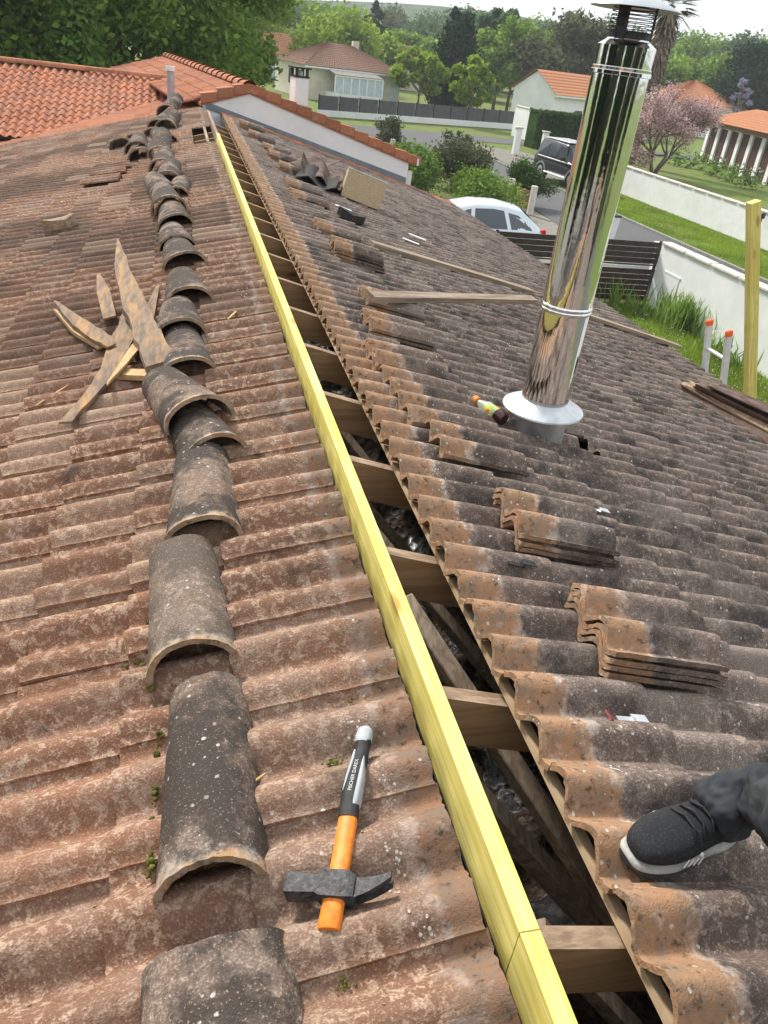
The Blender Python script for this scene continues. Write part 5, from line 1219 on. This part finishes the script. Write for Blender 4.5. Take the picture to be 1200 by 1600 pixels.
# garden beyond the eaves: grass blades, daisies, iris clump
def blades(name, xs, ys, n, h, wd_, leaf, label, cat, dens=None, lean=.35):
    x = rng.uniform(*xs, n); y = rng.uniform(*ys, n)
    if dens is not None: k = dens(x, y) > rng.random(n); x, y = x[k], y[k]
    n = len(x); q = rng.uniform(0, 6.28, n); hh = h*rng.uniform(.5, 1.3, n); t_ = np.stack([np.cos(q), np.sin(q), np.zeros(n)], 1)*wd_
    P0 = np.stack([x, y, np.full(n, -.02)], 1); P1 = P0+np.stack([rng.normal(size=n)*lean*hh, rng.normal(size=n)*lean*hh, hh], 1)
    o = quads(name, np.stack([P0-t_, P0+t_, P1+t_*.15, P1-t_*.15], 1).reshape(-1, 3), LF[leaf]); return tag(o, label, cat, kind='stuff')
blades('lawn_grass', (5.0, 11.1), (4, 17), 90000, .11, .009, 'bright', 'green lawn between the eaves and the white wall', 'grass')
blades('verge_grass', (16.95, 20.3), (14, 36), 60000, .07, .011, 'bright', 'grass verge along the far side of the street', 'grass', lambda x, y: .35+.65*(np.sin(x*2.1+y*.7)*np.sin(y*1.3) > -.3))
n = 2600; x = rng.uniform(7.2, 11.1, n); y = rng.uniform(6, 17, n); k = (np.sin(x*1.9+1)+np.sin(y*1.7)+.6*np.sin(3*x-2*y)) > .1; C = np.stack([x[k], y[k], rng.uniform(.1, .17, k.sum())], 1)
tag(quads('daisies', leaf_quads(C, .022), LF['white']), 'white daisies scattered in the lawn by the wall', 'flowers', kind='stuff')
def iris(px, py, n, h, lab):
    p = PZ(px, py, 0); o = empty('iris_clump', tuple(p)); tag(o, lab, 'plant', 'sword-leaved clumps by the white wall'); V = []
    for k in range(n):
        q = random.uniform(0, 6.28); r = random.gauss(0, .35); x0 = np.array([r*math.cos(q)*.5, r*math.sin(q)*1.6, 0]); hh = h*random.uniform(.5, 1.15); w_ = np.array([math.cos(q), math.sin(q), 0])*.016
        m = x0+np.array([random.gauss(0, .06), random.gauss(0, .06), hh*.6]); e_ = m+np.array([random.gauss(0, .1), random.gauss(0, .1), hh*.4]); V += [x0-w_, x0+w_, m+w_, m-w_, m-w_, m+w_, e_+w_*.1, e_-w_*.1]
    quads('leaves', np.array(V), LF['green'], o)
iris(1062, 512, 330, .75, 'largest clump of sword leaves at the foot of the white wall'); iris(1125, 562, 90, .5, 'sword leaves seen through the ladder'); iris(1000, 492, 90, .45, 'small clump of sword leaves by the gate'); iris(955, 478, 60, .6, 'spiky yucca-like clump left of the small one by the gate')
# small street things
p = PZ(937, 362, .0); o = empty('white_bin', tuple(PZ(940, 385, 0))); tag(o, 'small white bin beyond the slatted gate beside the flue', 'bin'); b = MB(); b.loft([[(-.22, -.22, 0), (.22, -.22, 0), (.22, .22, 0), (-.22, .22, 0)], [(-.27, -.27, .95), (.27, -.27, .95), (.27, .27, .95), (-.27, .27, .95)]]); b.build('tub', M_whitep, o, fix=True); b = MB(); b.box((0, 0, .98), (.6, .6, .06), None, .02); b.build('lid', M_dark, o, fix=True)
o = empty('lamp_bollard', (20.1, 25.2, 0)); tag(o, 'slender black bollard lamp against the white wall behind the leaning post', 'lamp'); b = MB(); b.tube([(0, 0, 0), (0, 0, 1.0)], .03, 8); b.build('pole', M_black, o, True, 40); b = MB(); b.box((0, 0, 1.08), (.16, .16, .2), None, .03); b.build('head', M_black, o, fix=True)

# ------------------------------------------------------------------ air
b = MB(); b.box((150, 150, 17.5), (900, 620, 40)); hz_ = b.build('haze', None, fix=True); tag(hz_, 'thin pale haze in the air over the far trees', 'haze', kind='stuff')
tz = NT('haze_air'); tz.t.nodes.remove(tz.b); pv = tz.n('VolumePrincipled'); pv.inputs['Color'].default_value = (.86, .91, .95, 1); pv.inputs['Density'].default_value = .0007
tz.l(pv.outputs[0], tz.o.inputs['Volume']); hz_.data.materials.append(tz.m)

# ------------------------------------------------------------------ mortar crust and crumbs left on the tiles
def surf(side, d, Y):
    yl = ((Y-.639) % TW) if side == 'R' else (((.807-Y)/.255*TW) % TW)
    dh = (d-.215) if side == 'R' else (d-.044)
    return -.037+prof(yl if yl < .23 else yl-TW)+(dh % GA)*math.sin(TILT)
def crumbs(name, items, mat, label):
    V = []; F = []
    for side, d, Y, r, h in items:
        Fm = FR if side == 'R' else FL; hs = surf(side, d, Y); n0 = len(V); k = random.choice((5, 6, 7)); q0 = random.uniform(0, 6)
        for lv, (rr_, hh) in enumerate(((1., -.003), (.72, h*.8))):
            for i in range(k):
                q = q0+6.283*i/k; a = r*rr_*random.uniform(.65, 1.2); dd, yy = d+a*math.cos(q), Y+a*math.sin(q)
                V.append(tuple(Vector((AX, yy, AZ))+Fm @ Vector((dd, 0, surf(side, dd, yy)*.7+hs*.3+hh*random.uniform(.7, 1.3)))))
        for i in range(k): j = (i+1) % k; F.append((n0+i, n0+j, n0+k+j, n0+k+i))
        F.append(tuple(n0+k+i for i in range(k)))
    o = MB().add(V, F).build(name, mat, None, False, None, True); return tag(o, label, 'mortar', kind='stuff')
M_mort = pm('mortar_pale', (.42, .36, .31), (.58, .53, .48), 50, .95, .6, 200, .003)
it = []
for k in range(2600):
    Y = .3+4.7*random.random()**1.3; cl = math.sin(Y*23)+math.sin(Y*9.7+1)+math.sin(Y*51)
    if cl < random.uniform(-1.2, 1.6): continue
    it.append(('R', .215+.112+.014*math.sin(Y*25)+random.gauss(0, .006), Y, random.uniform(.001, .0042), random.uniform(.0004, .0014)))
for k in range(2200):
    Y = .3+4.7*random.random()**1.3; cl = math.sin(Y*19+2)+math.sin(Y*7.7)+math.sin(Y*47)
    if cl < random.uniform(-.6, 2.2): continue
    it.append(('L', .056+.082+.016*math.sin(Y*21)+random.gauss(0, .009), Y, random.uniform(.001, .004), random.uniform(.0004, .0014)))
crumbs('mortar_crust', it, M_mort, 'crusty pale mortar left on the top tiles beside the open ridge')
it = [(random.choice('RL'), random.uniform(.1, 1.1), random.uniform(.4, 3.5), random.uniform(.001, .0045), random.uniform(.001, .004)) for k in range(420)]
it = [c for c in it if not (c[0] == 'R' and c[1] < .24)]
crumbs('tile_crumbs', it, pm('crumb_brown', (.2, .12, .08), (.36, .26, .18), 90, .95), 'scattered brown tile crumbs on both slopes')
